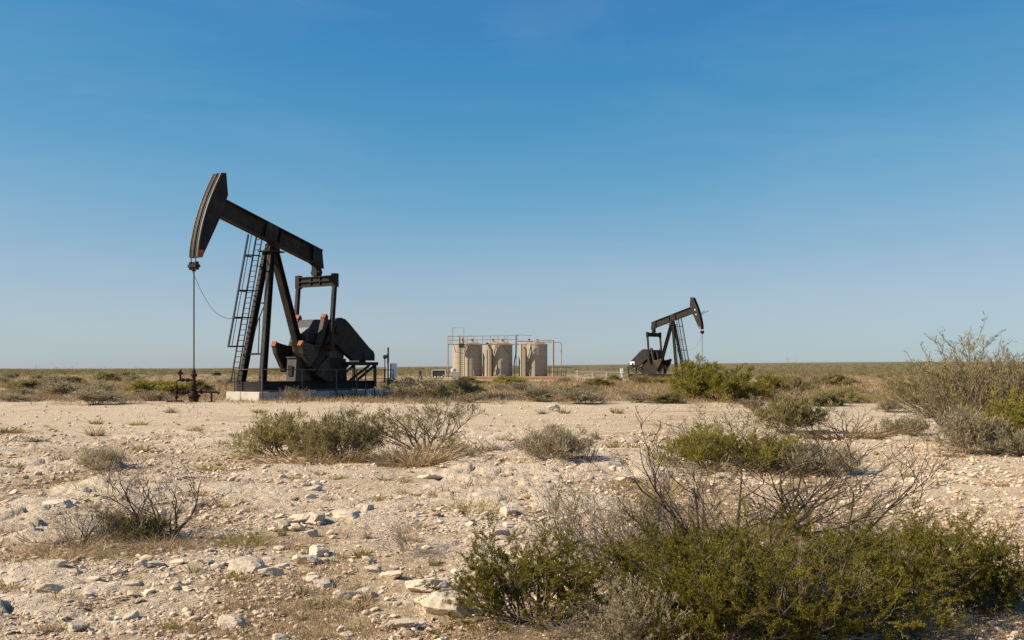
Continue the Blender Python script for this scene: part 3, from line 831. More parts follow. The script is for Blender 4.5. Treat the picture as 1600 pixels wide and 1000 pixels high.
# ------------------------------------------------------------------ wellhead
WX, WY = main_at(5.25, 0)
wh = empty('wellhead', (WX, WY, zgf(WX, WY) - 0.02), 0)
tag(wh, 'rusty wellhead with valves and flow pipes under the polished rod', 'wellhead')
R = M['rust']
MB().lathe([(0.0, 0.0), (0.24, 0.0), (0.24, 0.26), (0.30, 0.27), (0.30, 0.36), (0.20, 0.37), (0.17, 0.50), (0.13, 0.56)], 16).build('casing_head', R, wh)
MB().lathe([(0.13, 0.53), (0.13, 0.66), (0.21, 0.665), (0.21, 0.73), (0.13, 0.735), (0.12, 0.80), (0.20, 0.805), (0.20, 0.87), (0.11, 0.875), (0.10, 0.98)], 16).build('tubing_spool', R, wh)
MB().lathe([(0.085, 0.97), (0.085, 1.28), (0.16, 1.30), (0.17, 1.40), (0.10, 1.44), (0.08, 1.62), (0.05, 1.66), (0.0, 1.66)], 12).build('stuffing_box', R, wh)
for a in range(8):
    k = a * math.pi / 4
    MB().tube([(0.255 * math.cos(k), 0.255 * math.sin(k), 0.24), (0.255 * math.cos(k), 0.255 * math.sin(k), 0.40)], 0.025, 6).build('stud_bolt', R, wh)
MB().tube([(-0.05, 0, 0.52), (-0.98, 0, 0.50)], 0.045, 8).build('casing_line', R, wh)
MB().tube([(0.05, 0, 0.52), (0.9, 0, 0.52), (1.15, 0, 0.50), (1.28, 0, 0.45)], 0.05, 8).build('flow_line', R, wh)
MB().tube([(0.88, 0, 0.5), (0.88, 0, 0.0)], 0.045, 8).build('line_support', R, wh)
MB().box(0.72, 1.04, -0.12, 0.12, -0.02, 0.06).build('support_foot', R, wh)
MB().tube([(-0.05, 0, 1.12), (-0.72, 0, 1.12), (-0.84, 0, 1.08), (-0.88, 0, 0.96), (-0.88, 0, 0.0)], 0.05, 8).build('bleed_line', R, wh)
for x in (-0.32, -0.55): MB().tube([(x - 0.05, 0, 1.12), (x + 0.05, 0, 1.12)], 0.10, 10).build('pipe_union', R, wh)
for z in (0.5, 0.78, 0.25): MB().tube([(-0.88, 0, z - 0.05), (-0.88, 0, z + 0.05)], 0.085, 10).build('pipe_union', R, wh)
for x in (-0.45, -0.58, -0.33, 0.38): MB().tube([(x - 0.04, 0, 0.51), (x + 0.04, 0, 0.51)], 0.10, 10).build('pipe_union', R, wh)
vv = MB(); vv.tube([(-0.68, 0, 1.05), (-0.68, 0, 1.40)], 0.06, 8); vv.tube([(-0.68, -0.12, 1.46), (-0.68, 0.12, 1.46)], 0.07, 8); vv.box(-0.80, -0.56, -0.03, 0.03, 1.40, 1.52); vv.tube([(-0.70, 0, 1.5), (-0.66, 0, 1.62)], 0.06, 6)
vv.build('gate_valve', R, wh)
v2 = MB(); v2.tube([(-0.52, 0, 0.5), (-0.52, 0, 0.68)], 0.04, 8); v2.box(-0.60, -0.44, -0.02, 0.02, 0.66, 0.70); v2.build('gate_valve', R, wh)
v3 = MB(); v3.tube([(0.38, 0, 0.5), (0.38, 0, 0.66)], 0.035, 8); v3.box(0.31, 0.45, -0.02, 0.02, 0.64, 0.68); v3.build('gate_valve', R, wh)
MB().prism([(-1.3, 0), (-1.2, 0.09), (-0.7, 0.11), (-0.5, 0.0)], -0.35, 0.3).build('cellar_plate', R, wh)

# ------------------------------------------------------------------ tank battery
TY = 160.0
tx = lambda px, Y=TY: (px - 800) / F * Y
tz = lambda py, Y=TY: EYE - (py - 575) / F * Y
pad = MB()
pad.prism([(tx(716), -0.6), (tx(719), 0.30), (tx(740), 0.36), (tx(880), 0.36), (tx(905), 0.2), (tx(930), -0.6)], 154.0, 170.0)
tag(pad.build('tank_berm', M['berm'], bevel=0.08), 'low orange clay berm the storage tanks stand on', 'berm')

TANK_LAB = [('tan storage tank at the ladder end, half shaded, in the front row', 0), ('tan storage tank in the middle of the front row', 0),
            ('tan storage tank nearest the thick corner pipe, front row', 0),
            ('rear tan tank behind the ladder at the goalpost end', 1), ('rear tan tank showing between the first two front tanks', 1),
            ('rear tan tank showing left of the last front tank', 1)]
for (px, Y, hgt), (lab, rear) in zip([(737.3, 160, 5.15), (784.6, 160, 5.15), (839.3, 160, 5.1), (722.5, 164.2, 5.3), (770.0, 164.2, 5.3), (826.0, 164.2, 5.3)], TANK_LAB):
    X = (px - 800) / F * Y
    t = empty('storage_tank', (X, Y, 0.36)); tag(t, lab, 'tank', 'tan storage tanks')
    r = 1.65
    sh = MB(); prof = [(r, 0.0)]
    for k in range(1, 6):
        z = hgt * k / 5
        prof += [(r, z - 0.02), (r + 0.018, z - 0.018), (r + 0.018, z), (r, z + 0.002)] if k < 5 else [(r, z)]
    sh.lathe(prof, 48); sh.build('shell', M['tank'], t)
    MB().lathe([(r + 0.05, hgt - 0.06), (r + 0.05, hgt + 0.02), (r - 0.02, hgt + 0.05), (0.5, hgt + 0.42), (0.22, hgt + 0.5), (0.0, hgt + 0.5)], 40).build('roof', M['tank'], t)
    MB().lathe([(0.26, hgt + 0.42), (0.26, hgt + 0.78), (0.30, hgt + 0.79), (0.30, hgt + 0.86), (0.0, hgt + 0.9)], 14).build('thief_hatch', M['tanrail'], t)
    if not rear:
        MB().tube([(0.9, -0.6, hgt + 0.2), (0.9, -0.6, hgt + 0.65)], 0.06, 6).build('vent_pipe', M['tanrail'], t)
        MB().lathe([(0.0, 0.1), (0.30, 0.1), (0.30, 0.14), (0.0, 0.15)], 14, (0, 0)).build('clean_out_plate', M['tank'], t)
        a = math.radians(-78)
        MB().tube([(1.7 * math.cos(a), 1.7 * math.sin(a), 0.9), (1.86 * math.cos(a), 1.86 * math.sin(a), 0.9), (1.9 * math.cos(a), 1.9 * math.sin(a), 0.1)], 0.05, 6).build('drain_pipe', M['tanrail'], t)

# catwalk across the front of the tanks
CY = 158.05
cx = lambda px: (px - 800) / F * CY
cz = lambda py: EYE - (py - 575) / F * CY
cw = empty('catwalk', (0, CY, 0)); tag(cw, 'rusty tan steel catwalk with double handrail along the tank tops', 'catwalk')
x0, x1 = cx(699.5), cx(811)
dk = MB()
n = 14
for i in range(n):
    MB().box(x0 + (x1 - x0) * i / n + 0.01, x0 + (x1 - x0) * (i + 1) / n - 0.01, -0.22, 0.22, cz(537.8), cz(537.8) + 0.04).build('deck_plate', M['tanrail'], cw)
for y in (-0.25, 0.25): MB().box(x0, x1, y - 0.03, y + 0.03, cz(537.8) - 0.10, cz(537.8) + 0.03).build('side_beam', M['tanrail'], cw)
for y in (-0.25, 0.25):
    for py in (525.6, 531.5): MB().tube([(x0, y, cz(py)), (x1 - (0 if y < 0 else 1.2), y, cz(py) + 0.12)], 0.045, 6).build('handrail', M['tanrail'], cw)
    for px in ((700, 707, 718, 730, 754, 778, 792, 807.5) if y < 0 else (703, 724, 740, 766, 788)):
        MB().tube([(cx(px), y, cz(537.5)), (cx(px), y, cz(525.3) + 0.1)], 0.05, 6).build('rail_post', M['tanrail'], cw)
for px, y in ((700, -0.25), (700, 0.25), (806.5, 0.25)): MB().tube([(cx(px), y, -0.1), (cx(px), y, cz(538))], 0.07, 6).build('support_leg', M['tanrail'], cw)
MB().tube([(cx(707.5), -0.5, cz(538)), (cx(707.5), -0.5, cz(512.5)), (cx(725), -0.5, cz(512.5)), (cx(725), -0.5, cz(538))], 0.05, 6).build('goalpost_frame', M['tanrail'], cw)
# access stair and its braces
for px in (719.2, 723.5): MB().bar((cx(px), -0.62, 0.36), (cx(px), -0.62, cz(527)), 0.06, 0.09).build('ladder_rail', M['darkpipe'], cw)
for i in range(16):
    z = 0.6 + i * 0.33
    MB().tube([(cx(719.2), -0.62, z), (cx(723.5), -0.62, z)], 0.03, 5).build('rung', M['darkpipe'], cw)
MB().bar((cx(709), -0.5, cz(539)), (cx(712), -0.3, cz(550)), 0.09, 0.09).bar((cx(712), -0.3, cz(550)), (cx(730), -0.3, cz(553)), 0.09, 0.09).bar((cx(730), -0.3, cz(553)), (cx(731), -0.5, cz(539)), 0.09, 0.09).bar((cx(720), -0.4, cz(539)), (cx(730), -0.3, cz(553)), 0.07, 0.07).build('bracket', M['tanrail'], cw)
MB().box(cx(717.5), cx(726), -0.75, -0.52, cz(543.5), cz(537.2)).build('gate_panel', M['darkpipe'], cw)
MB().bar((cx(753), -0.5, cz(539)), (cx(761), -0.5, cz(537)), 0.07, 0.07).bar((cx(785), -0.5, cz(540)), (cx(795), 0.6, cz(552)), 0.05, 0.05).build('knee_brace', M['darkpipe'], cw)

def pipe(name, label, pts, r, mat, cat='pipe', group=None, nseg=8):
    """pts in pixel x, pixel y, depth"""
    P3 = [((px - 800) / F * Y, Y, EYE - (py - 575) / F * Y) for px, py, Y in pts]
    b = P3[0]
    o = MB().tube([(p[0] - b[0], p[1] - b[1], p[2] - b[2]) for p in P3], r, nseg).build(name, mat, None, b)
    return tag(o, label, cat, group)
pipe('riser_pipe', 'dark hooked riser pipe between the first and second front tanks', [(769, 588, 157.9), (769, 546.5, 157.9), (765.5, 543, 157.9), (763, 537.5, 157.9), (760, 535.5, 157.9)], 0.13, M['darkpipe'])
pipe('riser_pipe', 'pale straight riser pipe beside the dark hooked riser', [(764.8, 589, 157.6), (764.8, 547, 157.6)], 0.10, M['tank'])
pipe('riser_pipe', 'tan riser pipe left of the pale straight riser', [(760.8, 589, 157.8), (760.8, 547, 157.8)], 0.13, M['tanrail'])
pipe('riser_pipe', 'dark bent riser pipe touching the last front tank', [(822, 588.5, 157.8), (822, 546, 157.8), (818.5, 542.5, 157.8), (817.5, 541, 157.8)], 0.10, M['darkpipe'])
pipe('riser_pipe', 'straight tan riser between two dark pipes at the last tank', [(818.2, 588.5, 157.7), (818.2, 541, 157.7)], 0.09, M['tanrail'])
pipe('riser_pipe', 'dark riser pipe farthest from the last front tank', [(815.2, 588.5, 157.9), (815.2, 537, 157.9)], 0.09, M['darkpipe'])
pipe('drop_pipe', 'black curved drop pipe in the gap between middle and last tanks', [(803.4, 588, 158.2), (803.6, 565, 158.2), (805, 558, 158.2), (806.3, 550, 158.2), (806.6, 525, 158.2)], 0.10, M['darkpipe'])
pipe('corner_pipe', 'thick rusty vertical pipe at the free end of the tanks', [(864.3, 589, 158.5), (864.3, 531.3, 158.5)], 0.15, M['tanrail'])
pipe('header_pipe', 'long rusty pipe running level from catwalk to thick corner pipe', [(809, 533.2, 158.5), (834, 533.0, 158.5), (834.5, 532.2, 158.5), (864, 531.6, 158.5)], 0.07, M['tanrail'])
pipe('loop_pipe', 'thin looped pipe dropping to a low stub beyond the corner pipe', [(836, 535.2, 159), (874, 534.6, 159), (876, 535.4, 159), (877, 537.5, 159), (877, 589, 159)], 0.06, M['tanrail'])
pipe('vent_line', 'very thin arched vent line above the last tank', [(806, 523.6, 159), (818, 523.4, 159), (831, 524.6, 159)], 0.025, M['galv'])
# small pump gear by the last tank
vg = empty('valve_stand', (tx(826.5, 157.5), 157.5, 0.36)); tag(vg, 'dark small valve stand at the foot of the last front tank', 'valve')
MB().tube([(0, 0, 0), (0, 0, 1.2)], 0.06, 6).build('stem', M['darkpipe'], vg)
MB().tube([(0, 0, 1.2), (0.15, 0, 0.6), (0.22, 0, 0.3)], 0.06, 6).build('spout', M['darkpipe'], vg)
MB().tube([(-0.12, 0, 1.25), (0.12, 0, 1.25)], 0.07, 6).build('hand_wheel', M['darkpipe'], vg)

# pipe rack to the right of the tanks
pr = empty('pipe_rack', (0, 158, 0)); tag(pr, 'low dark pipe rack beside the last storage tank', 'pipe rack')
for py in (573.5, 581): MB().tube([((857 - 800) / F * 158, 0, EYE - (py - 575) / F * 158), ((898 - 800) / F * 158 if py < 575 else (886 - 800) / F * 158, 0, EYE - (py - 575) / F * 158)], 0.07, 6).build('rail', M['galv'], pr)
for px in (858, 871, 884): MB().tube([((px - 800) / F * 158, 0, 0.2), ((px - 800) / F * 158, 0, EYE - (573.5 - 575) / F * 158)], 0.08, 6).build('post', M['galv'], pr)
# white flow line on stands
FYL = 150.0
fx = lambda px: (px - 800) / F * FYL
fz = lambda py: EYE - (py - 575) / F * FYL
wf = empty('flow_line', (0, FYL, 0)); tag(wf, 'long white pipeline on short stands between tanks and distant pumpjack', 'pipeline')
MB().tube([(fx(899), 0, fz(581.0)), (fx(925), 0, fz(581.6)), (fx(975), 0, fz(582.0))], 0.06, 8).build('pipe', M['offwhite'], wf)
MB().tube([(fx(903), 0.5, fz(585.6)), (fx(970), 0.5, fz(586.4))], 0.05, 8).build('pipe', M['offwhite'], wf)
for px in (902.5, 926, 948): MB().box(fx(px) - 0.06, fx(px) + 0.06, -0.1, 0.6, -0.1, fz(578.5) if px < 905 else fz(582.5)).build('stand', M['offwhite'], wf)
sp = empty('marker_post', ((971.5 - 800) / F * 140, 140, 0)); tag(sp, 'white meter post at the tail of the distant pumpjack', 'post')
MB().box(-0.13, 0.13, -0.06, 0.06, -0.1, 1.2).build('post', M['white'], sp)
MB().box(-0.2, 0.2, -0.12, 0.12, 0.9, 1.62).build('meter_box', M['white'], sp, bevel=0.03)

# white treater unit and small trailer left of the tanks
tr = empty('treater_unit', (tx(711, 152), 152, 0)); tag(tr, 'squat white pump housing standing under the catwalk end', 'pump unit')
MB().box(-0.62, 0.62, -0.5, 0.5, 0.0, 1.15).build('housing', M['offwhite'], tr, bevel=0.06)
MB().lathe([(0.42, 1.15), (0.42, 1.45), (0.30, 1.62), (0.0, 1.66)], 16, (-0.25, 0)).build('dome', M['offwhite'], tr)
MB().tube([(-0.62, 0, 0.6), (-1.3, 0, 0.6), (-1.3, 0, 0.0)], 0.09, 8).build('inlet_pipe', M['tanrail'], tr)
MB().tube([(-0.3, -0.1, 1.4), (-1.1, -0.1, 1.4), (-1.1, -0.1, 0.2)], 0.06, 6).build('vent_pipe', M['offwhite'], tr)
tl = empty('equipment_trailer', (tx(686, 150), 150, 0)); tag(tl, 'small dark equipment trailer with pale roof left of the tanks', 'trailer')
MB().box(-0.95, 0.95, -0.7, 0.7, 0.55, 1.35).build('body', M['greymetal'], tl, bevel=0.03)
MB().box(-1.0, 1.0, -0.75, 0.75, 1.352, 1.44).build('roof', M['white'], tl)
for x in (-1.0, 1.0): MB().box(x - 0.05, x + 0.05, -0.75, -0.68, 0.5, 1.35).build('corner_post', M['white'], tl)
for x in (-0.55, 0.45):
    w = MB().tube([(x, -0.78, 0.33), (x, -0.58, 0.33)], 0.33, 16).build('wheel', M['tyre'], tl)
    MB().tube([(x, -0.80, 0.33), (x, -0.785, 0.33)], 0.16, 12).build('rim', M['white'], w)
MB().bar((0.95, 0, 0.5), (2.0, 0, 0.42), 0.10, 0.10).build('tow_bar', M['darkpipe'], tl)
hb = empty('hand_pump', (tx(656.5, 138), 138, 0)); tag(hb, 'small dark hand pump standing alone on the pale track', 'pump')
MB().tube([(-0.18, 0, 0), (-0.05, 0, 1.0)], 0.06, 6).tube([(0.22, 0, 0), (0.05, 0, 1.0)], 0.06, 6).build('legs', M['darkpipe'], hb)
MB().box(-0.2, 0.2, -0.15, 0.15, 0.9, 1.35).build('casing', M['greymetal'], hb, bevel=0.03)
MB().tube([(-0.6, 0, 1.5), (0.55, 0, 1.62)], 0.05, 6).build('handle', M['darkpipe'], hb)
def unit(v): return v / np.maximum(np.linalg.norm(v, axis=-1, keepdims=True), 1e-9)

# ------------------------------------------------------------------ rocks
def ico(sub):
    import bmesh
    bm = bmesh.new(); bmesh.ops.create_icosphere(bm, subdivisions=sub, radius=1.0)
    V = np.array([v.co[:] for v in bm.verts]); T = np.array([[v.index for v in f.verts] for f in bm.faces])
    bm.free()
    return V, T

def noise3(V, s, seed):
    return (vnoise(V[:, 0] * s + 5.1, V[:, 1] * s + V[:, 2] * s * 0.7, seed) + vnoise(V[:, 2] * s - 3.3, V[:, 1] * s - V[:, 0] * s * 0.6, seed + 1)) - 1.0

def rock_mesh(seed, flat=0.5, angular=0.5):
    """a broken stone: the space inside a dozen random planes, edges a little worn, surface pitted"""
    rg = np.random.default_rng(seed)
    V, T = ico(4)
    V = unit(V)
    n = unit(rg.normal(size=(13, 3)) * np.array([1.0, 1.0, 0.55])); c = rg.uniform(0.62, 1.0, 13)
    top = unit(np.array([[rg.normal() * 0.16, rg.normal() * 0.16, 1.0], [rg.normal() * 0.5, rg.normal() * 0.5, 1.0], [rg.normal() * 0.6, rg.normal() * 0.6, 1.0]]))
    n = np.concatenate([n, top]); c = np.concatenate([c, [0.55 + 0.25 * rg.uniform(), 0.72, 0.75]])
    t = np.clip(V @ n.T, 1e-3, None) / c[None]
    p = 40 + 40 * angular
    V = V * ((t ** p).sum(1) ** (-1 / p))[:, None]
    V = V * (1 + 0.08 * noise3(V, 2.2, seed) + 0.09 * noise3(V, 5.5, seed + 7) + 0.05 * noise3(V, 12.0, seed + 13))[:, None]
    w = np.ptp(V[:, 0])
    V[:, :2] /= w
    V[:, 2] *= flat / np.ptp(V[:, 2])
    V[:, 2] -= V[:, 2].max() - flat * 0.55
    return np_mesh('rock', V, tris=T, smooth=False)
RM = [rock_mesh(s, f, a) for s, f, a in ((11, 0.55, 0.6), (12, 0.45, 0.8), (13, 0.7, 0.7), (14, 0.4, 0.6), (15, 0.6, 0.9), (16, 0.5, 0.5), (17, 0.36, 0.8), (18, 0.66, 0.6))]
SLAB = [rock_mesh(s, 0.30, 0.8) for s in (21, 22, 23, 24, 25, 26)]
for m_ in RM + SLAB: m_.materials.append(M['rock'])

big_rocks = [  # px, base py, width px, height px, label
    (86, 893, 36, 20, 'squat tan boulder with a dark shadow below the leafless bushes'),
    (46, 894, 26, 13, 'low rounded stone left of the squat tan boulder'),
    (147, 912, 30, 11, 'flat pale stone lying below the squat tan boulder'),
    (210, 919, 30, 14, 'oval pale stone, first of three in a row'),
    (245, 921, 18, 13, 'small blocky pale stone, middle of three in a row'),
    (274, 920, 26, 13, 'tilted pale stone at the end of a row of three'),
    (243, 888, 34, 16, 'wide pale stone below the leafless bush'),
    (222, 891, 20, 15, 'narrow upright stone touching the wide pale one'),
    (277, 886, 30, 11, 'flat stone below the yellow green grass, left one'),
    (320, 883, 32, 9, 'thin flat stone below the yellow green grass'),
    (387, 893, 72, 20, 'long pale slab below the yellow green grass patch'),
    (26, 917, 40, 12, 'flat pale slab at the picture edge below the boulder'),
    (74, 928, 46, 15, 'broad cracked slab low in the stony corner'),
    (208, 968, 24, 16, 'round stone alone in the stony corner'),
    (290, 1001, 28, 16, 'round stone cut by the bottom edge of the picture'),
    (120, 990, 34, 16, 'dark-sided stone low in the stony corner'),
    (362, 978, 54, 18, 'broad low slab near the bottom edge'),
    (92, 797, 48, 13, 'pale flat outcrop behind the leafless bushes'),
    (668, 926, 88, 24, 'long pale slab beside the big green bush, upper one'),
    (690, 962, 100, 36, 'biggest pale slab, half under the big green bush'),
    (623, 981, 52, 14, 'low slab below the biggest pale slab'),
    (536, 935, 44, 18, 'smooth pale boulder left of the dark one'),
    (570, 930, 31, 20, 'dark grey brown boulder among pale stones'),
    (505, 916, 34, 12, 'flat oval stone in a pair, lower one'),
    (488, 909, 30, 12, 'flat oval stone in a pair, upper one'),
    (583, 894, 36, 11, 'flat pale stone below the dead grey twig bush'),
    (612, 905, 50, 14, 'wide flat stone below the dead grey twig bush'),
    (479, 880, 46, 15, 'pitted pale stone with dark hollows'),
    (499, 868, 34, 18, 'humped pale stone above the pitted one'),
    (444, 888, 24, 9, 'small flat stone right of the long slab'),
    (420, 900, 42, 15, 'low stone right below the long slab'),
    (488, 838, 24, 10, 'small oval stone above the humped one'),
    (444, 827, 27, 15, 'ochre rounded stone at the front of a rock cluster'),
    (467, 816, 42, 18, 'tallest pale rock of the cluster'),
    (495, 817, 40, 15, 'flat rock at the right of the cluster'),
    (544, 812, 54, 16, 'long pale rock right of the cluster'),
    (570, 799, 30, 14, 'blocky pale rock above the long one'),
    (494, 769, 23, 13, 'lone smooth round white stone in bare gravel'),
    (647, 805, 26, 10, 'small pale rock above the dead grey twig bush'),
    (673, 750, 40, 11, 'flat rock in front of the branching mesquite'),
    (763, 780, 74, 13, 'long low ledge behind the yellow green tuft'),
    (727, 819, 40, 12, 'flat stone below the yellow green tuft'),
    (773, 841, 44, 14, 'smooth flat boulder above the big green bush'),
    (795, 822, 26, 10, 'small flat stone above the smooth flat boulder'),
    (795, 802, 30, 14, 'blocky stone right of the long low ledge'),
    (980, 752, 34, 12, 'flat bright stone behind the big green bush'),
    (437, 1001, 34, 12, 'rounded stone at the bottom edge below the slabs'),
    (866, 643, 24, 11, 'lone white rock on the smooth gravel below the tanks'),
]
for i, (px, py, w, h, lab) in enumerate(big_rocks):
    X, Y = gp(px, py); ww = w * Y / F
    Y += ww * 0.25; X = (px - 800) / F * Y
    me = SLAB[i % 6] if w / h > 2.7 else RM[i % 8]
    o = link('rock', me, None, None, (X, Y, zgf(X, Y) + 0.012), random.uniform(-0.5, 0.5))
    fl = 0.26 if me in SLAB else 0.5
    hz = (h * Y / F) / (fl * 0.75)
    o.scale = (ww, ww * random.uniform(0.65, 0.9), hz)
    o.rotation_euler = (random.uniform(-.06, .06), random.uniform(-.08, .08), random.uniform(-0.5, 0.5) + (math.pi if i % 3 == 0 else 0))
    tag(o, lab, 'rock', 'pale limestone rocks in the stony foreground')

rg = np.random.default_rng(5)
cnt = 0
while cnt < 240:
    px, py = rg.uniform(0, 1600), 1000 - 270 * rg.uniform(0, 1) ** 1.25
    if py < 740 and rg.uniform() < 0.5: continue
    if px > 720 and py > 800 and px < 1580: continue
    X, Y = gp(px, py)
    s_, pad_, cl_, _, _ = soil_mask(np.array([X]), np.array([Y]))
    if s_[0] > 0.5 and rg.uniform() < 0.7: continue
    if cl_[0] > 0.4 and rg.uniform() < 0.75: continue
    w = np.exp(rg.normal(2.55, 0.42)) * (0.75 + 0.25 * (py - 700) / 300) * Y / F
    me = RM[rg.integers(0, 8)] if rg.uniform() < 0.45 else SLAB[rg.integers(0, 6)]
    o = link('stone', me, None, None, (X, Y, zgf(X, Y) + 0.02 - 0.16 * w))
    o.scale = (w, w * rg.uniform(0.6, 1.0), w * rg.uniform(0.55, 1.0))
    o.rotation_euler = (rg.uniform(-.2, .2), rg.uniform(-.2, .2), rg.uniform(0, 6.28))
    tag(o, 'small loose pale limestone stone strewn on the stony ground', 'stone', 'loose small stones strewn over the stony foreground')
    cnt += 1

def build_gravel():
    rg = np.random.default_rng(77)
    n = 74000
    px = rg.uniform(-40, 1640, n); py = 1010 - 375 * rg.uniform(0, 1, n) ** 1.15
    Y = F * EYE / (py - 575); X = (px - 800) / F * Y
    s, pad_, cl_, far_, _ = soil_mask(X, Y)
    patch = fbm(X * 1.1, Y * 0.9, 91, 3)
    keep = rg.uniform(0, 1, n) < np.clip(1.15 - 0.8 * s, 0.12, 1) * (0.35 + 1.3 * smooth(0.35, 0.62, patch)) * (1 - 0.45 * pad_)
    X, Y, s, pad_ = X[keep], Y[keep], s[keep], pad_[keep]
    n = len(X)
    w = np.exp(rg.normal(1.2, 0.6, n)) * (0.75 + 0.35 * smooth(40, 8, Y)) * Y / F
    w = np.clip(w * (1 - 0.35 * pad_), 0.008, 0.16)
    z = zg(X, Y) + w * 0.12 + 0.012
    big = w * F / Y > 4.2
    Vs, Ts, tn, off = [], [], [], 0
    octa = (np.array([[1, 0, 0], [-1, 0, 0], [0, 1, 0], [0, -1, 0], [0, 0, 1], [0, 0, -1]], float), np.array([[0, 2, 4], [2, 1, 4], [1, 3, 4], [3, 0, 4]]))
    for sel, (base, T) in ((big, ico0()), (~big, octa)):
        x0, y0, z0, ww = X[sel], Y[sel], z[sel], w[sel]
        n = len(x0); nb = len(base)
        J = base[None] * (1 + rg.uniform(-0.28, 0.28, (n, nb, 1)))
        S = np.stack([ww * 0.5 * rg.uniform(0.8, 1.25, n), ww * 0.5 * rg.uniform(0.6, 1.0, n), ww * 0.5 * rg.uniform(0.25, 0.6, n)], -1)
        J = J * S[:, None, :]
        a = rg.uniform(0, 6.28, n); c, s_ = np.cos(a)[:, None], np.sin(a)[:, None]
        tl = rg.uniform(-0.35, 0.35, n)[:, None]
        x = J[:, :, 0] * c - J[:, :, 1] * s_; y = J[:, :, 0] * s_ + J[:, :, 1] * c
        Vs.append(np.stack([x + x0[:, None], y + y0[:, None], J[:, :, 2] + x * tl + z0[:, None]], -1).reshape(-1, 3))
        Ts.append((off + np.arange(n)[:, None, None] * nb + T[None]).reshape(-1, 3))
        tn.append(np.repeat(np.clip(rg.normal(0.68, 0.24, n), 0, 1), len(T)))
        off += n * nb
    me = np_mesh('gravel', np.concatenate(Vs), tris=np.concatenate(Ts), smooth=False, fattrs={'tint': np.concatenate(tn)})
    o = link('gravel', me, M['gravel'])
    tag(o, 'fine pale gravel and stone chips covering the stony ground', 'gravel', None, 'stuff')
def ico0():
    import bmesh
    bm = bmesh.new(); bmesh.ops.create_icosphere(bm, subdivisions=1, radius=1.0)
    V = np.array([v.co[:] for v in bm.verts]); T = np.array([[v.index for v in f.verts] for f in bm.faces]); bm.free()
    return V, T
build_gravel()

# ------------------------------------------------------------------ plants

def grow_(rg, base, dirs, length, r0, levels):
    """levels: list of (segments, children, length ratio, (angle lo, hi), wiggle, upward pull). Returns [(P, R)] per level."""
    out = []
    B = len(base)
    L = np.broadcast_to(length, (B,)).astype(float)
    r = np.broadcast_to(r0, (B,)).astype(float)
    P0, D = base, unit(dirs)
    for li, (S, ch, lr, (a0, a1), wig, up) in enumerate(levels):
        n = len(P0)
        P = np.zeros((n, S + 1, 3)); P[:, 0] = P0
        T = np.zeros((n, S + 1, 3)); T[:, 0] = D
        d = D.copy()
        for k in range(S):
            d = unit(d + wig * rg.normal(size=(n, 3)) + np.array([0, 0, up]))
            P[:, k + 1] = P[:, k] + d * (L / S)[:, None]
            T[:, k + 1] = d
        t = np.linspace(0, 1, S + 1)
        R = r[:, None] * (1 - 0.72 * t)[None]
        out.append((P, R, T))
        if li == len(levels) - 1: break
        S2, ch2, lr2, (b0, b1) = levels[li + 1][0], levels[li + 1][1], levels[li + 1][2], levels[li + 1][3]
        m = n * ch2
        par = np.repeat(np.arange(n), ch2)
        tt = rg.uniform(0.18, 1.0, m) ** 0.8 * S
        i0 = np.minimum(tt.astype(int), S - 1); fr = tt - i0
        P0 = P[par, i0] * (1 - fr)[:, None] + P[par, i0 + 1] * fr[:, None]
        td = T[par, i0 + 1]
        q = unit(np.cross(td, unit(rg.normal(size=(m, 3)))))
        ang = rg.uniform(b0, b1, m)[:, None]
        D = unit(td * np.cos(ang) + q * np.sin(ang))
        L = L[par] * lr2 * rg.uniform(0.55, 1.25, m)
        r = r[par] * (1 - 0.72 * tt / S) * 0.72
    return out

def tubes_np(levels, k=3, rmin=0.0006):
    Vs, Qs, b = [], [], 0
    for P, R, T in levels:
        n, S1, _ = P.shape
        x = unit(np.cross(T, np.array([0.31, 0.77, 0.55]))); y = np.cross(T, x)
        R = np.maximum(R, rmin)
        a = 2 * np.pi * np.arange(k) / k
        V = P[:, :, None] + R[:, :, None, None] * (x[:, :, None] * np.cos(a)[None, None, :, None] + y[:, :, None] * np.sin(a)[None, None, :, None])
        idx = b + np.arange(n * S1 * k).reshape(n, S1, k)
        q = np.stack([idx[:, :-1], np.roll(idx[:, :-1], -1, 2), np.roll(idx[:, 1:], -1, 2), idx[:, 1:]], -1).reshape(-1, 4)
        Vs.append(V.reshape(-1, 3)); Qs.append(q); b += n * S1 * k
    return np.concatenate(Vs), np.concatenate(Qs)

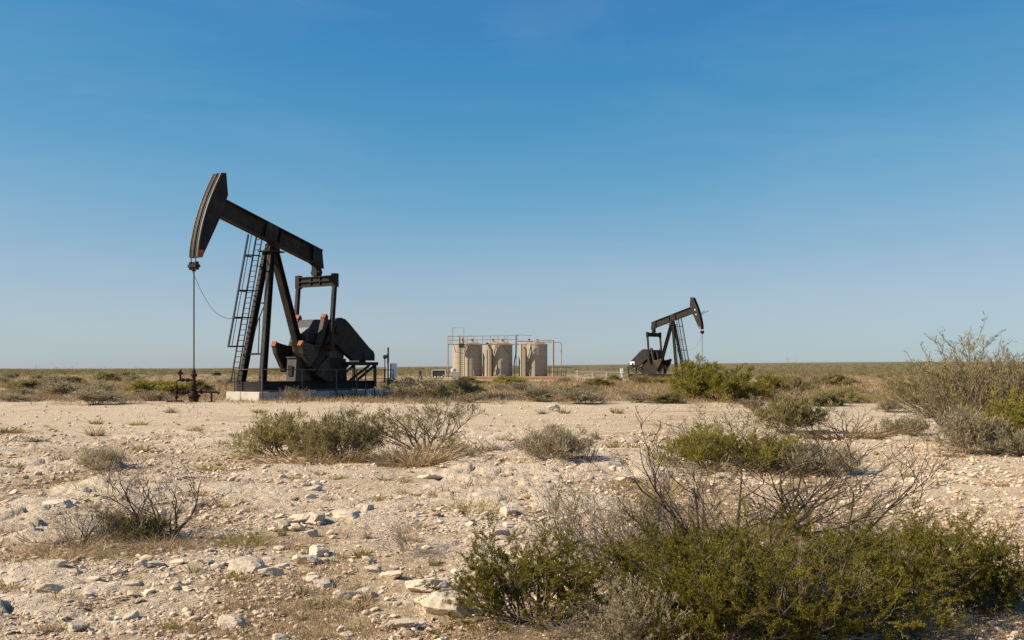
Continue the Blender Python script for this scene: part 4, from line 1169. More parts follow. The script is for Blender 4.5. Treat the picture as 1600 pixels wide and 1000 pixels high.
def leaves_np(rg, levels, per, size, aspect=0.4, off=0.0, up=0.3, t0=0.15, clump=None):
    Vs, tn = [], []
    for (P, R, T) in levels:
        n, S1, _ = P.shape
        m = n * per; par = np.repeat(np.arange(n), per)
        tt = rg.uniform(t0, 1, m) * (S1 - 1); i0 = np.minimum(tt.astype(int), S1 - 2); fr = (tt - i0)[:, None]
        p = P[par, i0] * (1 - fr) + P[par, i0 + 1] * fr + off * rg.normal(size=(m, 3))
        td = T[par, i0 + 1]
        d = unit(td * 0.6 + rg.normal(size=(m, 3)) * 0.6 + np.array([0, 0, up]))
        s = unit(np.cross(d, rg.normal(size=(m, 3))))
        l = size * rg.uniform(0.6, 1.4, m)[:, None]; w = l * aspect * 0.5
        Vs.append(np.stack([p, p + d * l * 0.7 + s * w * 1.25, p + d * l - s * w * 0.75], 1).reshape(-1, 3))
        bt = rg.uniform(0, 1, n)[par]
        cl = vnoise(p[:, 0] * 7 + p[:, 2] * 5, p[:, 1] * 7 - p[:, 2] * 4, 8)
        tn.append(np.clip(0.25 * bt + 0.40 * rg.uniform(0, 1, m) + 0.7 * (cl - 0.3), 0, 1))
    V = np.concatenate(Vs)
    Q = np.arange(len(V)).reshape(-1, 3)
    return V, Q, np.concatenate(tn)

def stems(rg, n, spread, rbase, lean=(0.1, 1.0)):
    az = rg.uniform(0, 2 * np.pi, n)
    pol = rg.uniform(lean[0], lean[1], n)
    base = np.stack([np.cos(az), np.sin(az), np.zeros(n)], -1) * (rbase * rg.uniform(0, 1, n) ** 0.5)[:, None]
    d = np.stack([np.cos(az) * np.sin(pol), np.sin(az) * np.sin(pol), np.cos(pol)], -1)
    return base, d

def fit(Vlist, w, h, d=None):
    """scale a plant so that most of it fills width w, height h (base stays on the ground)"""
    A = np.concatenate(Vlist)
    lo, hi = np.percentile(A[:, :2], 1.5, axis=0), np.percentile(A[:, :2], 98.5, axis=0)
    top = np.percentile(A[:, 2], 99.5)
    s = np.array([w / (hi[0] - lo[0]), (d or w) / (hi[1] - lo[1]), h / top])
    return s

def plant_meshes(kind, seed, w, h, d=None, q=1.0, leaf=None, det=1.0):
    """returns list of (part name, mesh). q scales the amount of leaves"""
    rg = np.random.default_rng(seed)
    parts = []
    def grow(rg_, b_, d_, l_, r_, lv_): return grow_(rg_, b_, d_, l_, r_, [(max(2, int(round(x[0] * (0.55 if det < 0.9 and k else 1)))), max(2, int(round(x[1] * (0.62 if det < 0.9 and k > 1 else 1))))) + x[2:] for k, x in enumerate(lv_)])
    if kind in ('green', 'bright', 'olive'):
        b, dd = stems(rg, 22 if q < 3 else 38, 1, 0.18 if q < 3 else 0.3, (0.1, 1.3))
        lv = grow(rg, b, dd, rg.uniform(0.75, 1.1, len(b)), 0.016, [(5, 0, 0, (0, 0), 0.16, 0.05), (4, 6, 0.5, (0.3, 0.9), 0.2, 0.05), (3, 5, 0.5, (0.3, 1.0), 0.25, 0.06)])
        V, Q = tubes_np(lv); P = lv
        LV, LQ, LT = leaves_np(rg, lv[1:] if q <= 3 else lv[2:], max(2, int((16 if q > 3 else 20) * q)), (leaf or 0.035) * (1.0 if q > 3 else 1.9), 0.34 if q > 3 else 0.13, 0.010 if (leaf or 1) > 0.02 else 0.006, 0.25 if q > 3 else 0.55)
        parts = [('stems', V, Q, None, 'bark'), ('foliage', LV, LQ, LT, 'leaf_' + kind)]
    elif kind == 'sage':
        b, dd = stems(rg, 46, 1, 0.16, (0.05, 1.3))
        lv = grow(rg, b, dd, rg.uniform(0.7, 1.05, len(b)), 0.008, [(5, 0, 0, (0, 0), 0.13, 0.05), (4, 6, 0.5, (0.2, 0.6), 0.18, 0.08), (3, 3, 0.5, (0.2, 0.7), 0.2, 0.06)])
        V, Q = tubes_np(lv, 3, 0.0012)
        LV, LQ, LT = leaves_np(rg, lv[1:], max(1, int(7 * q)), (leaf or 0.026) * (1.0 if det > 0.9 else 1.9), 0.4 if det > 0.9 else 0.13, 0.004, 0.6)
        parts = [('stems', V, Q, None, 'sagewood'), ('foliage', LV, LQ, LT, 'leaf_sage')]
    elif kind == 'dead':
        b, dd = stems(rg, 34, 1, 0.12, (0.05, 1.45))
        lv = grow(rg, b, dd, rg.uniform(0.6, 1.0, len(b)), 0.008, [(5, 0, 0, (0, 0), 0.2, 0.02), (4, 6, 0.55, (0.3, 0.9), 0.25, 0.03), (3, 4, 0.5, (0.3, 0.9), 0.3, 0.02)])
        V, Q = tubes_np(lv, 3, 0.0016)
        parts = [('stems', V, Q, None, 'deadwood')]
    elif kind == 'bare':
        b, dd = stems(rg, 10, 1, 0.14, (0.1, 1.0))
        lv = grow(rg, b, dd, rg.uniform(0.75, 1.1, len(b)), 0.0145, [(9, 0, 0, (0, 0), 0.16, 0.07), (6, 4, 0.55, (0.35, 0.9), 0.2, 0.10), (4, 4, 0.55, (0.35, 0.9), 0.22, 0.10), (3, 3, 0.55, (0.3, 0.9), 0.22, 0.06)])
        V, Q = tubes_np(lv, 3, 0.0015)
        parts = [('branches', V, Q, None, 'darkbark')]
    elif kind == 'mesquite':        # open branching with small leaves at the tips
        b, dd = stems(rg, 11, 1, 0.10, (0.2, 1.1))
        lv = grow(rg, b, dd, rg.uniform(0.8, 1.1, len(b)), 0.024, [(7, 0, 0, (0, 0), 0.13, 0.07), (5, 6, 0.5, (0.3, 0.8), 0.18, 0.08), (4, 5, 0.5, (0.3, 0.8), 0.22, 0.08), (3, 3, 0.55, (0.2, 0.8), 0.2, 0.05)])
        V, Q = tubes_np(lv, 3, 0.003)
        LV, LQ, LT = leaves_np(rg, lv[3:], max(1, int(5 * q)), (leaf or 0.045) * 1.7, 0.15, 0.01, 0.4)
        parts = [('branches', V, Q, None, 'bark'), ('foliage', LV, LQ, LT, 'leaf_olive')]
    elif kind == 'feather':         # tall round shrub of many upright feathery wands
        b, dd = stems(rg, 30, 1, 0.16, (0.05, 1.1))
        lv = grow(rg, b, dd, rg.uniform(0.75, 1.1, len(b)), 0.014, [(7, 0, 0, (0, 0), 0.10, 0.06), (5, 7, 0.45, (0.25, 0.7), 0.14, 0.10), (4, 4, 0.5, (0.25, 0.7), 0.16, 0.10)])
        V, Q = tubes_np(lv, 3, 0.003)
        LV, LQ, LT = leaves_np(rg, lv[1:], max(1, int(8 * q)), (leaf or 0.045) * 1.5, 0.16, 0.012, 0.5)
        parts = [('branches', V, Q, None, 'bark'), ('foliage', LV, LQ, LT, 'leaf_olive')]
    elif kind == 'sprig':
        b, dd = stems(rg, 5, 1, 0.08, (0.05, 0.6))
        lv = grow(rg, b, dd, rg.uniform(0.7, 1.1, len(b)), 0.010, [(6, 0, 0, (0, 0), 0.1, 0.08), (4, 6, 0.4, (0.3, 0.7), 0.15, 0.1)])
        V, Q = tubes_np(lv, 3, 0.0015)
        LV, LQ, LT = leaves_np(rg, lv, max(2, int(26 * q)), leaf or 0.03, 0.4, 0.008, 0.3)
        parts = [('stems', V, Q, None, 'bark'), ('foliage', LV, LQ, LT, 'leaf_green')]
    elif kind in ('dry', 'grass', 'tuft'):
        n = int((170 if kind != 'tuft' else 60) * q)
        b, dd = stems(rg, n, 1, 0.42 if kind != 'tuft' else 0.10, (0.05, 0.8 if kind != 'tuft' else 1.1))
        lv = grow(rg, b, dd, rg.uniform(0.2, 1.15, n) ** 1.3, 0.008, [(4, 0, 0, (0, 0), 0.16, -0.03)])
        P, R, T = lv[0]
        wd = (leaf or 0.012) * rg.uniform(0.6, 1.3, n)[:, None, None] * np.linspace(1, 0.12, 5)[None, :, None]
        sdv = unit(np.cross(T, rg.normal(size=(n, 1, 3)) * np.ones((1, P.shape[1], 1))))
        V = np.stack([P - sdv * wd, P + sdv * wd], 2).reshape(-1, 3)
        idx = np.arange(n * 10).reshape(n, 5, 2)
        Q = np.stack([idx[:, :-1, 0], idx[:, :-1, 1], idx[:, 1:, 1], idx[:, 1:, 0]], -1).reshape(-1, 4)
        tn = np.repeat(rg.uniform(0, 1, n), 4)
        parts = [('blades', V, Q, tn, {'dry': 'dry', 'grass': 'grass', 'tuft': 'leaf_sage'}[kind])]
    A_ = np.concatenate([p[1] for p in parts]); c_ = 0.5 * (np.percentile(A_[:, :2], 1.5, axis=0) + np.percentile(A_[:, :2], 98.5, axis=0))
    for p in parts: p[1][:, :2] -= c_
    s = fit([p[1] for p in parts], w, h, d)
    res = []
    for nm, V, Q, T, mt in parts:
        V2 = V * s
        if nm == 'foliage':               # keep leaves their own size: scale only their anchor
            A = V.reshape(-1, 3, 3); a0 = A[:, :1]
            V2 = (a0 * s + (A - a0)).reshape(-1, 3)
        if nm in ('stems', 'branches'):
            pass
        me = np_mesh(nm, V2, quads=Q if Q.shape[1] == 4 else None, tris=Q if Q.shape[1] == 3 else None, fattrs=None if T is None else {'tint': T})
        me.materials.append(M[mt])
        res.append((nm, me))
    return res

CACHE = {}
def variant(kind, k, w=1.0, h=1.0, q=1.0, leaf=None):
    key = (kind, k)
    if key not in CACHE: CACHE[key] = plant_meshes(kind, 1000 + 37 * k + 101 * len(kind) + ord(kind[0]), w, h, q=q, leaf=leaf, det=0.5)
    return CACHE[key]

def put_plant(name, parts, X, Y, label, cat, group=None, rz=None, scale=None, dz=-0.01):
    r = empty(name, (X, Y, zgf(X, Y) + dz), random.uniform(0, 6.28) if rz is None else rz)
    if scale: r.scale = scale
    tag(r, label, cat, group)
    for nm, me in parts: link(nm, me, None, r)
    return r

seed_c = [5000]
def own(name, kind, px, base_py, wpx, hpx, label, cat='shrub', q=1.0, leaf=None, depth=None, group=None, seed=None):
    """a plant of its own, sized from the pixels it covers"""
    X, Y = gp(px, base_py)
    w = wpx * Y / F; h = hpx * Y / F
    Y2 = Y + 0.3 * (depth or min(w, 1.2)); X2 = (px - 800) / F * Y2
    seed_c[0] += 1
    return put_plant(name, plant_meshes(kind, seed or seed_c[0], w, h, depth, q, leaf, 1.0 if Y < 12 else 0.5), X2, Y2, label, cat, group, rz=0.0)

# --- the big front bushes
own('green_shrub', 'green', 850, 990, 290, 165, 'dense green bush at the near end of the big thicket, beside the slabs', q=4.5, leaf=0.0145, depth=1.0)
own('green_shrub', 'green', 1225, 1015, 400, 200, 'dense dark green bush in the middle of the big front thicket', q=5.5, leaf=0.0145, depth=1.3)
own('green_shrub', 'green', 1420, 978, 340, 170, 'dense green bush at the far right of the big front thicket', q=5.0, leaf=0.0145, depth=1.2)
own('green_shrub', 'green', 1040, 985, 290, 170, 'green bush behind the low grey sage in the thicket', q=4.0, leaf=0.0145, depth=0.9)
own('green_shrub', 'green', 1120, 1022, 250, 130, 'low green bush at the very bottom of the thicket, right of the sage', q=4.0, leaf=0.0145, depth=0.6)
own('green_shrub', 'green', 1330, 1012, 260, 125, 'low green bush at the bottom of the thicket, farther right', q=4.0, leaf=0.0145, depth=0.6)
own('green_shrub', 'green', 1530, 962, 130, 120, 'small green bush at the right edge of the thicket', q=3.2, leaf=0.0145, depth=0.5)
own('sage_shrub', 'sage', 1330, 955, 300, 120, 'grey twigs mixed into the far half of the green thicket', q=1.2, leaf=0.014, depth=0.8)
own('dead_shrub', 'dead', 1240, 1012, 300, 140, 'grey dead twigs woven through the front of the green thicket', depth=0.5)
own('sage_shrub', 'sage', 980, 1020, 170, 105, 'grey sage bush in front of the green thicket, low centre', q=2.2, leaf=0.014, depth=0.6)
own('sage_shrub', 'sage', 985, 925, 330, 160, 'grey twiggy sage bush rising behind the green thicket', q=1.5, leaf=0.014, depth=1.0)
own('sage_shrub', 'sage', 1260, 905, 380, 125, 'pale grey sage bush under the bare dark branches', q=1.5, leaf=0.014, depth=1.0)
own('bare_shrub', 'bare', 1245, 955, 540, 300, 'leafless dark branching bush standing out of the green thicket', seed=61, depth=1.2)
own('bare_shrub', 'bare', 1115, 950, 280, 250, 'smaller leafless bush in the middle of the thicket', seed=62, depth=0.9)
own('bare_shrub', 'bare', 910, 925, 260, 195, 'thin leafless sprays leaning out over the thicket near end', seed=63, depth=0.8)
own('dead_shrub', 'dead', 1290, 915, 360, 165, 'haze of fine brown twigs behind the far half of the thicket', depth=0.9)
own('dead_shrub', 'dead', 1060, 920, 300, 165, 'haze of fine brown twigs behind the near half of the thicket', depth=0.9)
own('leafy_sprig', 'sprig', 1545, 960, 130, 150, 'upright leafy sprigs at the right edge beside the thicket', q=2.2, leaf=0.018, depth=0.5)
own('leafy_sprig', 'sprig', 882, 880, 50, 150, 'single leafy sprig rising above the thicket near end', q=1.2, leaf=0.018, depth=0.2)
own('dead_shrub', 'dead', 905, 1010, 300, 60, 'low dry twigs at the foot of the green thicket', depth=0.5)
own('dead_shrub', 'dead', 1400, 1005, 260, 55, 'dry twigs below the far right of the thicket', depth=0.5)

# --- left front
own('bare_shrub', 'bare', 240, 850, 240, 150, 'leafless many-branched bush left of the yellow green grass', seed=71)
own('dead_shrub', 'dead', 225, 850, 190, 85, 'grey dry twig bush around the leafless many-branched bush')
own('bare_shrub', 'bare', 115, 865, 170, 105, 'low leafless bush just above the squat tan boulder', seed=72)
own('dead_shrub', 'dead', 105, 868, 130, 66, 'grey dry twigs tangled in the low leafless bush')
own('green_tuft', 'green', 215, 848, 110, 44, 'small green leaves at the foot of the leafless bush', q=0.8, leaf=0.02)
own('grass_clump', 'grass', 180, 880, 90, 34, 'yellow green grass in front of the leafless bushes', 'grass clump', q=1.6, leaf=0.006)
own('grass_clump', 'grass', 378, 858, 110, 34, 'yellow green grass patch right of the leafless bush', 'grass clump', q=2.6, leaf=0.006)
own('grass_clump', 'dry', 268, 862, 90, 26, 'pale dry grass between leafless bush and grass patch', 'grass clump', q=1.6, leaf=0.006)
own('dead_shrub', 'dead', 632, 872, 140, 78, 'dead grey twig bush in the open stony ground')
own('sage_shrub', 'sage', 155, 735, 66, 34, 'grey green low bush alone on the left gravel', q=0.8, leaf=0.03)
own('grass_clump', 'dry', 90, 878, 150, 40, 'brown dry grass below the low leafless bush', 'grass clump', q=3.0, leaf=0.006, depth=0.7)
own('grass_clump', 'dry', 250, 868, 170, 34, 'brown dry grass below the many-branched leafless bush', 'grass clump', q=3.0, leaf=0.006, depth=0.7)
own('grass_clump', 'dry', 480, 726, 230, 34, 'brown dry grass along the front of the olive bushes', 'grass clump', q=1.5, leaf=0.012, depth=0.7)
own('grass_clump', 'dry', 1190, 744, 300, 34, 'straw dry grass along the front of the yellow green bushes', 'grass clump', q=1.5, leaf=0.012, depth=0.7)
own('grass_clump', 'dry', 1310, 688, 230, 30, 'straw grass around the spreading leafless bush', 'grass clump', q=1.4, leaf=0.015, depth=0.7)
own('dead_shrub', 'dead', 5, 838, 70, 30, 'dry twigs at the left picture edge', )
own('dead_shrub', 'dead', 10, 790, 60, 18, 'flat dark twig patch at the left picture edge higher up')

# --- middle
own('olive_shrub', 'olive', 445, 712, 150, 66, 'wide olive bush, outer half of the pair by the mesquite', q=0.8, leaf=0.06)
own('olive_shrub', 'olive', 530, 722, 130, 78, 'olive bush touching the branching mesquite', q=0.75, leaf=0.06)
own('bare_shrub', 'bare', 520, 700, 110, 85, 'dark bare branches sticking out of the olive bush', seed=81)
own('mesquite_shrub', 'mesquite', 652, 712, 190, 98, 'open branching mesquite bush in the middle ground', seed=90, q=1.0, leaf=0.06)
own('grass_clump', 'dry', 650, 728, 160, 42, 'brown dry grass around the mesquite foot', 'grass clump', q=3.0, leaf=0.012)
own('grass_clump', 'dry', 735, 712, 120, 24, 'straw coloured dry grass right of the mesquite', 'grass clump', q=2.0, leaf=0.012)
own('sage_shrub', 'sage', 870, 726, 110, 54, 'round grey sage bush on the open gravel', q=1.2, leaf=0.052)
own('grass_clump', 'dry', 915, 726, 80, 22, 'dry straw grass right of the round sage bush', 'grass clump', q=1.2, leaf=0.012)
own('grass_clump', 'grass', 735, 800, 90, 28, 'yellow green tuft below the long low ledge', 'grass clump', q=1.6, leaf=0.008)
own('grass_clump', 'grass', 1024, 790, 84, 52, 'yellow green tuft just behind the thicket', 'grass clump', q=1.8, leaf=0.009)
own('bright_shrub', 'bright', 1095, 735, 130, 66, 'yellow green bush under bare branches, middle right', q=0.8, leaf=0.052)
own('mesquite_shrub', 'mesquite', 1125, 725, 160, 92, 'bare branching mesquite over the yellow green bush', seed=93, q=0.4, leaf=0.052)
own('bright_shrub', 'bright', 1200, 740, 110, 58, 'yellow green bush right behind the bare thicket branches', q=0.7, leaf=0.052)
own('sage_shrub', 'sage', 1280, 742, 120, 50, 'grey green bush beside the clearing, behind the bare branches', q=1.0, leaf=0.052)
own('olive_shrub', 'olive', 1236, 680, 110, 58, 'round olive grey bush right of centre', q=0.75, leaf=0.075)
own('bare_shrub', 'bare', 1335, 680, 130, 62, 'spreading leafless bush between olive bush and tall right shrub', seed=95)
own('sage_shrub', 'sage', 1410, 682, 70, 28, 'low sage bush left of the tall right shrub', q=0.8, leaf=0.055)
own('bright_shrub', 'bright', 1130, 627, 150, 66, 'large bright green bush below the distant pumpjack head', q=2.2, leaf=0.12)
own('bright_shrub', 'bright', 1085, 618, 70, 40, 'smaller bright green bush left of the large one', q=1.6, leaf=0.12)
own('mesquite_shrub', 'mesquite', 1232, 622, 90, 58, 'loose grey green mesquite right of the bright bush', seed=97, q=1.2, leaf=0.07)
own('olive_shrub', 'olive', 1318, 630, 90, 26, 'low olive bush in front of the pale streak', q=1.2, leaf=0.06)
own('feathery_shrub', 'feather', 1522, 696, 170, 150, 'lower feathery shrub merging into the tall one at the right', q=1.1, leaf=0.06, depth=1.6)
own('feathery_shrub', 'feather', 1525, 692, 215, 180, 'tall feathery shrub rising above the horizon at the right', seed=99, q=1.6, leaf=0.07, depth=2.4)
own('feathery_shrub', 'feather', 1460, 655, 150, 90, 'arching olive shrub leaning left of the tall feathery one', q=1.4, leaf=0.075)
own('feathery_shrub', 'feather', 1585, 690, 130, 130, 'feathery shrub filling the right picture edge behind the green bush', q=1.8, leaf=0.06, depth=1.6)
own('sage_shrub', 'sage', 1520, 712, 110, 70, 'grey sage bush at the foot of the tall right shrub', q=1.2, leaf=0.06)
own('bright_shrub', 'bright', 1572, 708, 110, 95, 'bright green bush at the right edge under the tall shrub', q=1.4, leaf=0.06)
own('sage_shrub', 'sage', 1590, 715, 80, 40, 'low dry sage at the right picture edge', q=0.8, leaf=0.052)
own('grass_clump', 'dry', 1485, 716, 50, 22, 'pale dry tuft in front of the right sage bush', 'grass clump', q=0.8, leaf=0.012)
own('grass_clump', 'dry', 1502, 790, 44, 26, 'straw tuft alone in the pale clearing', 'grass clump', q=0.5, leaf=0.008)
# in front of and around the big pumpjack
own('dead_shrub', 'dead', 525, 618, 60, 50, 'dry twiggy bush against the pumpjack footing', leaf=0.03)
own('grass_clump', 'grass', 548, 622, 50, 20, 'yellow green weeds growing against the footing side', 'grass clump', q=0.8, leaf=0.02)
own('sage_shrub', 'sage', 462, 627, 44, 22, 'grey weed in front of the footing corner', q=0.6, leaf=0.05)
own('olive_shrub', 'olive', 1000, 601, 56, 17, 'olive weeds hiding the skid of the distant pumpjack', q=0.9, leaf=0.09)
own('bright_shrub', 'bright', 1042, 602, 44, 15, 'yellow green weeds at the feet of the distant pumpjack', q=0.9, leaf=0.09)
own('olive_shrub', 'olive', 705, 624, 90, 30, 'olive bush at the gravel edge right of the footing', q=1.2, leaf=0.08)

# --- small tufts on the gravel
tufts = [(268, 645, 26, 11), (150, 662, 24, 10), (148, 681, 34, 18), (216, 665, 34, 9), (304, 676, 26, 14), (84, 675, 18, 9), (93, 722, 30, 18), (28, 733, 30, 16), (18, 677, 40, 12),
         (50, 690, 40, 10), (110, 755, 50, 10), (255, 760, 26, 10), (225, 705, 30, 14), (965, 646, 24, 13), (932, 686, 20, 18), (882, 646, 24, 10), (848, 647, 22, 10), (957, 702, 24, 18),
         (865, 669, 20, 9), (405, 645, 26, 8), (760, 751, 36, 14), (770, 905, 30, 20), (390, 800, 26, 14), (380, 790, 22, 12), (560, 945, 60, 16), (470, 965, 26, 22), (262, 985, 30, 26),
         (280, 905, 26, 12), (330, 735, 40, 12), (68, 990, 24, 24), (1420, 745, 24, 10), (1555, 760, 40, 12), (1480, 735, 24, 12), (1330, 712, 26, 12), (430, 690, 26, 16), (600, 780, 30, 10),
         (1570, 840, 30, 12), (700, 690, 30, 14), (790, 690, 40, 14), (985, 700, 24, 10)]
rt = np.random.default_rng(2024)
while len(tufts) < 150:
    px, py = rt.uniform(5, 1595), 1000 - 330 * rt.uniform(0, 1) ** 1.1
    if 700 < px < 1590 and py > 790: continue
    if px > 1350 and 700 < py and rt.uniform() < 0.6: continue
    sz = 0.6 + 0.9 * (py - 670) / 330
    tufts.append((px, py, rt.uniform(16, 40) * sz, rt.uniform(8, 19) * sz))
for i, (px, py, w, h) in enumerate(tufts):
    kind = ('tuft', 'grass', 'dry')[(i * 7 + i // 3) % 3]
    pm = variant(kind, i % 3, q=1.5 if kind == 'tuft' else 0.8, leaf=0.05 if kind == 'tuft' else 0.036)
    X, Y = gp(px, py)
    ww, hh = w * Y / F, h * Y / F
    nm = {'tuft': 'grey green', 'grass': 'yellow green', 'dry': 'dry straw'}[kind]
    put_plant('grass_tuft', pm, X, Y, 'small ' + nm + ' grass tuft on the bare stony ground', 'grass tuft', 'small %s tufts dotted over the gravel' % nm, scale=(ww, ww, hh))

# --- bushes of the plain behind, one by one
for nm, kind, n_, q_, lf in (('olive', 'olive', 4, 0.9, 0.085), ('green', 'bright', 3, 0.9, 0.085), ('grey', 'sage', 3, 0.6, 0.075), ('brown', 'dead', 2, 0.5, 0.08)):
    for k in range(n_): variant(kind + '', 10 + k, q=q_, leaf=lf)
rg = np.random.default_rng(404)
zones = [((0, 270), 'left of the wellhead'), ((610, 700), 'between the large pumpjack and the tanks'), ((700, 960), 'in front of the storage tanks'),
         ((960, 1090), 'around the distant pumpjack'), ((1150, 1600), 'on the plain at the right'), ((310, 610), 'behind the large pumpjack')]
cnt = [30, 6, 14, 8, 26, 10]
for ((a, b), where), c_ in zip(zones, cnt):
    for i in range(c_):
        for _ in range(50):
            px = rg.uniform(a, b); py = rg.uniform(589 if where.startswith('in front') else 585, 624)
            if where.startswith('in front'): py = rg.uniform(597, 622)
            if where.startswith('around'): py = rg.uniform(594, 618)
            X, Y = gp(px, py)
            du = (X - O1[0]) * math.cos(RZ1) + (Y - O1[1]) * math.sin(RZ1); dv = -(X - O1[0]) * math.sin(RZ1) + (Y - O1[1]) * math.cos(RZ1)
            if -16 < du < 5.5 and abs(dv) < 4.0: continue
            if X > 0 and py > 622: continue
            break
        kk = rg.choice(4, p=[0.36, 0.12, 0.30, 0.22])
        nm, kind, n_ = (('olive', 'olive', 4), ('green', 'bright', 3), ('grey', 'sage', 3), ('brown', 'dead', 2))[kk]
        h = rg.uniform(0.45, 1.15) * (0.75 if nm == 'brown' else 1); w = h * rg.uniform(1.6, 3.0)
        if where.startswith('in front') or where.startswith('around'): h *= 0.75
        put_plant('scrub_bush', CACHE[(kind, 10 + i % n_)], X, Y, 'low %s scrub bush %s' % (nm, where), 'bush', '%s scrub bushes %s' % (nm, where), scale=(w, w, h))

edge = [(20, 626, 'sage'), (62, 629, 'dead'), (105, 628, 'dead'), (150, 630, 'sage'), (196, 630, 'dead'), (232, 628, 'sage'), (255, 624, 'dead'), (40, 610, 'olive'), (110, 611, 'olive'), (180, 615, 'dead'), (232, 612, 'sage'),
        (660, 629, 'dead'), (735, 630, 'sage'), (780, 631, 'dead'), (838, 629, 'sage'), (905, 630, 'sage'), (948, 631, 'dead'), (1000, 630, 'sage'), (1045, 632, 'olive'), (1090, 636, 'dead'), (1170, 637, 'sage'), (1250, 640, 'dead'), (1290, 636, 'olive'), (1390, 645, 'sage')]
eo = {'sage': ('grey', 3), 'dead': ('brown', 2), 'olive': ('olive', 4)}
for i, (px, py, kind) in enumerate(edge):
    X, Y = gp(px, py + rg.uniform(-2, 2)); nm, n_ = eo[kind]
    h = rg.uniform(0.35, 0.75); w = h * rg.uniform(2.6, 4.2)
    o = put_plant('edge_bush', CACHE[(kind, 10 + i % n_)], X, Y, 'low %s brush on the far edge of the pale gravel' % nm, 'bush', '%s brush along the far gravel edge' % nm, scale=(w, w * 0.7, h))
# things that look alike are told apart by their order across the picture
groups = {}
for o in C.objects:
    if o.parent is None and o.get('category') in ('bush', 'grass tuft'): groups.setdefault(o['label'], []).append(o)
for lab, os_ in groups.items():
    os_.sort(key=lambda o: o.location.x / o.location.y)
    n_ = len(os_)
    for i, o in enumerate(os_):
        if n_ > 1: o['label'] = lab + (', %s from left' % (('%dth' % (i + 1)) if i > 2 else ('first', 'second', 'third')[i]))

# --- scrub to the horizon: nobody could count it
def far_scrub():
    rg = np.random.default_rng(909)
    n = 5200
    py = 575 + 14 * rg.uniform(0.04, 1, n) ** 1.3
    Y = F * EYE / (py - 575)
    Y = Y[(Y < 2600) & (Y > 120)]
    n = len(Y)
    X = rg.uniform(-0.66, 0.66, n) * Y
    keep = ~((np.abs(Y - 158) < 22) & (X > -16) & (X < 12)) & ~((np.abs(Y - 147) < 12) & (X > 12) & (X < 30))
    keep &= ~((np.abs(Y - 138.5) < 10) & (X > 10) & (X < 28))
    keep &= fbm(X * 0.03, Y * 0.012, 5, 2) > 0.36
    X, Y = X[keep], Y[keep]; n = len(X)
    h = rg.uniform(0.55, 1.5, n) * (1 + 0.5 * smooth(300, 900, Y)); h[rg.uniform(0, 1, n) < 0.04] *= 1.9
    w = h * rg.uniform(1.2, 2.6, n) * (1 + 0.8 * smooth(250, 900, Y))
    per = 70
    m = n * per
    par = np.repeat(np.arange(n), per)
    d = unit(rg.normal(size=(m, 3))); d[:, 2] = np.abs(d[:, 2])
    rr = rg.uniform(0.35, 1.0, m) ** 0.5
    lump = 1 + 0.35 * np.sin(np.arctan2(d[:, 1], d[:, 0]) * 3 + rg.uniform(0, 6, n)[par])
    p = d * (rr * lump)[:, None]
    p = np.stack([p[:, 0] * w[par] * 0.5 + X[par], p[:, 1] * w[par] * 0.5 + Y[par], p[:, 2] * h[par] * 0.85], -1)
    p[:, 2] += zg(X, Y)[par]
    s = (0.20 + 0.11 * smooth(200, 900, Y)[par] * 2.0) * rg.uniform(0.5, 1.5, m)
    a = unit(rg.normal(size=(m, 3)) + np.array([0, 0, 0.5])); b = unit(np.cross(a, rg.normal(size=(m, 3))))
    V = np.stack([p, p + a * (s * 0.7)[:, None] + b * (s * 0.30)[:, None], p + a * s[:, None] - b * (s * 0.2)[:, None]], 1).reshape(-1, 3)
    hue = rg.uniform(0, 1, n)
    tint = np.clip(hue[par] * 0.8 + rg.uniform(-0.25, 0.35, m), 0, 1)
    me = np_mesh('scrubland', V, tris=np.arange(len(V)).reshape(-1, 3), fattrs={'tint': tint})
    o = link('scrubland', me, leaf_material('far_scrub_leaves', [(0.16, 0.132, 0.050), (0.225, 0.185, 0.074), (0.29, 0.235, 0.10), (0.36, 0.28, 0.15)], 0.4))
    tag(o, 'olive brown scrub reaching to the horizon as one mass', 'scrub', None, 'stuff')
far_scrub()

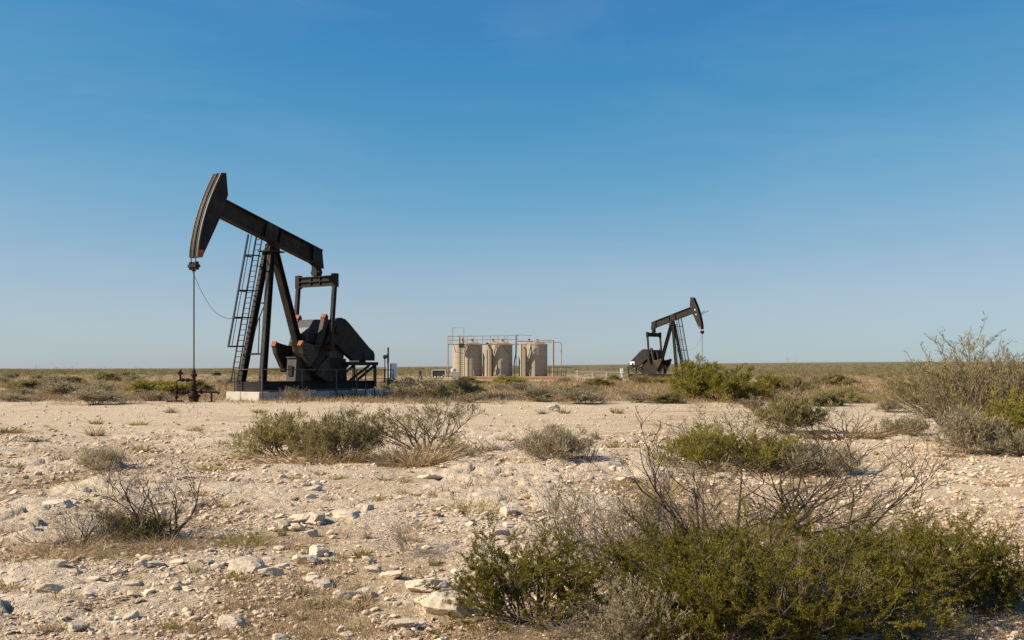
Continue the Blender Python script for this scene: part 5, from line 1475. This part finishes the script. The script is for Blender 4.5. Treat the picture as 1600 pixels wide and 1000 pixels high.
# --- dry grass and litter over the plain and in the soil patches
def dry_grass():
    rg = np.random.default_rng(303)
    n1, n2 = 34000, 26000
    py = np.concatenate([rg.uniform(588, 632, n1), rg.uniform(632, 1005, n2)])
    px = rg.uniform(-60, 1660, n1 + n2)
    Y = F * EYE / (py - 575); X = (px - 800) / F * Y
    s, pad_, cl_, far_, st_ = soil_mask(X, Y)
    pr = np.where(far_ > 0.5, 0.85 * (1 - st_), np.maximum(smooth(0.35, 0.8, s + 0.5 * (fbm(X * 0.9, Y * 0.6, 17, 3) - 0.5)) * (1 - pad_), 0.75 * smooth(0.57, 0.72, fbm(X * 0.45, Y * 0.22, 19, 3)) * (1 - 0.5 * pad_)))
    du = (X - O1[0]) * math.cos(RZ1) + (Y - O1[1]) * math.sin(RZ1); dv = -(X - O1[0]) * math.sin(RZ1) + (Y - O1[1]) * math.cos(RZ1)
    pr = np.where((du > -10.3) & (du < 2.4) & (np.abs(dv) < 1.6), 0, pr)
    pr = np.where((Y > 150) & (Y < 172) & (X > -10) & (X < 12), 0, pr)
    k = rg.uniform(0, 1, len(pr)) < pr
    X, Y = X[k], Y[k]; n = len(X)
    per = 5
    par = np.repeat(np.arange(n), per); m = n * per
    hpx = np.where(Y > 45, 9.0, 7.0 + 5 * smooth(20, 7, Y))[par] * rg.uniform(0.35, 1.2, m)
    h = np.clip(hpx * Y[par] / F, 0.02, 0.55)
    p = np.stack([X[par] + rg.normal(size=m) * h * 0.5, Y[par] + rg.normal(size=m) * h * 0.5, zg(X, Y)[par] - 0.005 + 0.02 * (Y[par] < 30)], -1)
    d = unit(np.stack([rg.normal(size=m) * 0.6, rg.normal(size=m) * 0.6, np.ones(m)], -1))
    b = unit(np.cross(d, rg.normal(size=(m, 3))))
    w = (h * 0.055)[:, None]
    V = np.stack([p - b * w, p + b * w, p + d * h[:, None]], 1).reshape(-1, 3)
    me = np_mesh('dry_grass', V, tris=np.arange(len(V)).reshape(-1, 3), fattrs={'tint': rg.uniform(0, 1, m)})
    o = link('dry_grass', me, M['dry'])
    tag(o, 'thin dry straw grass scattered over the brown soil', 'grass', None, 'stuff')
dry_grass()
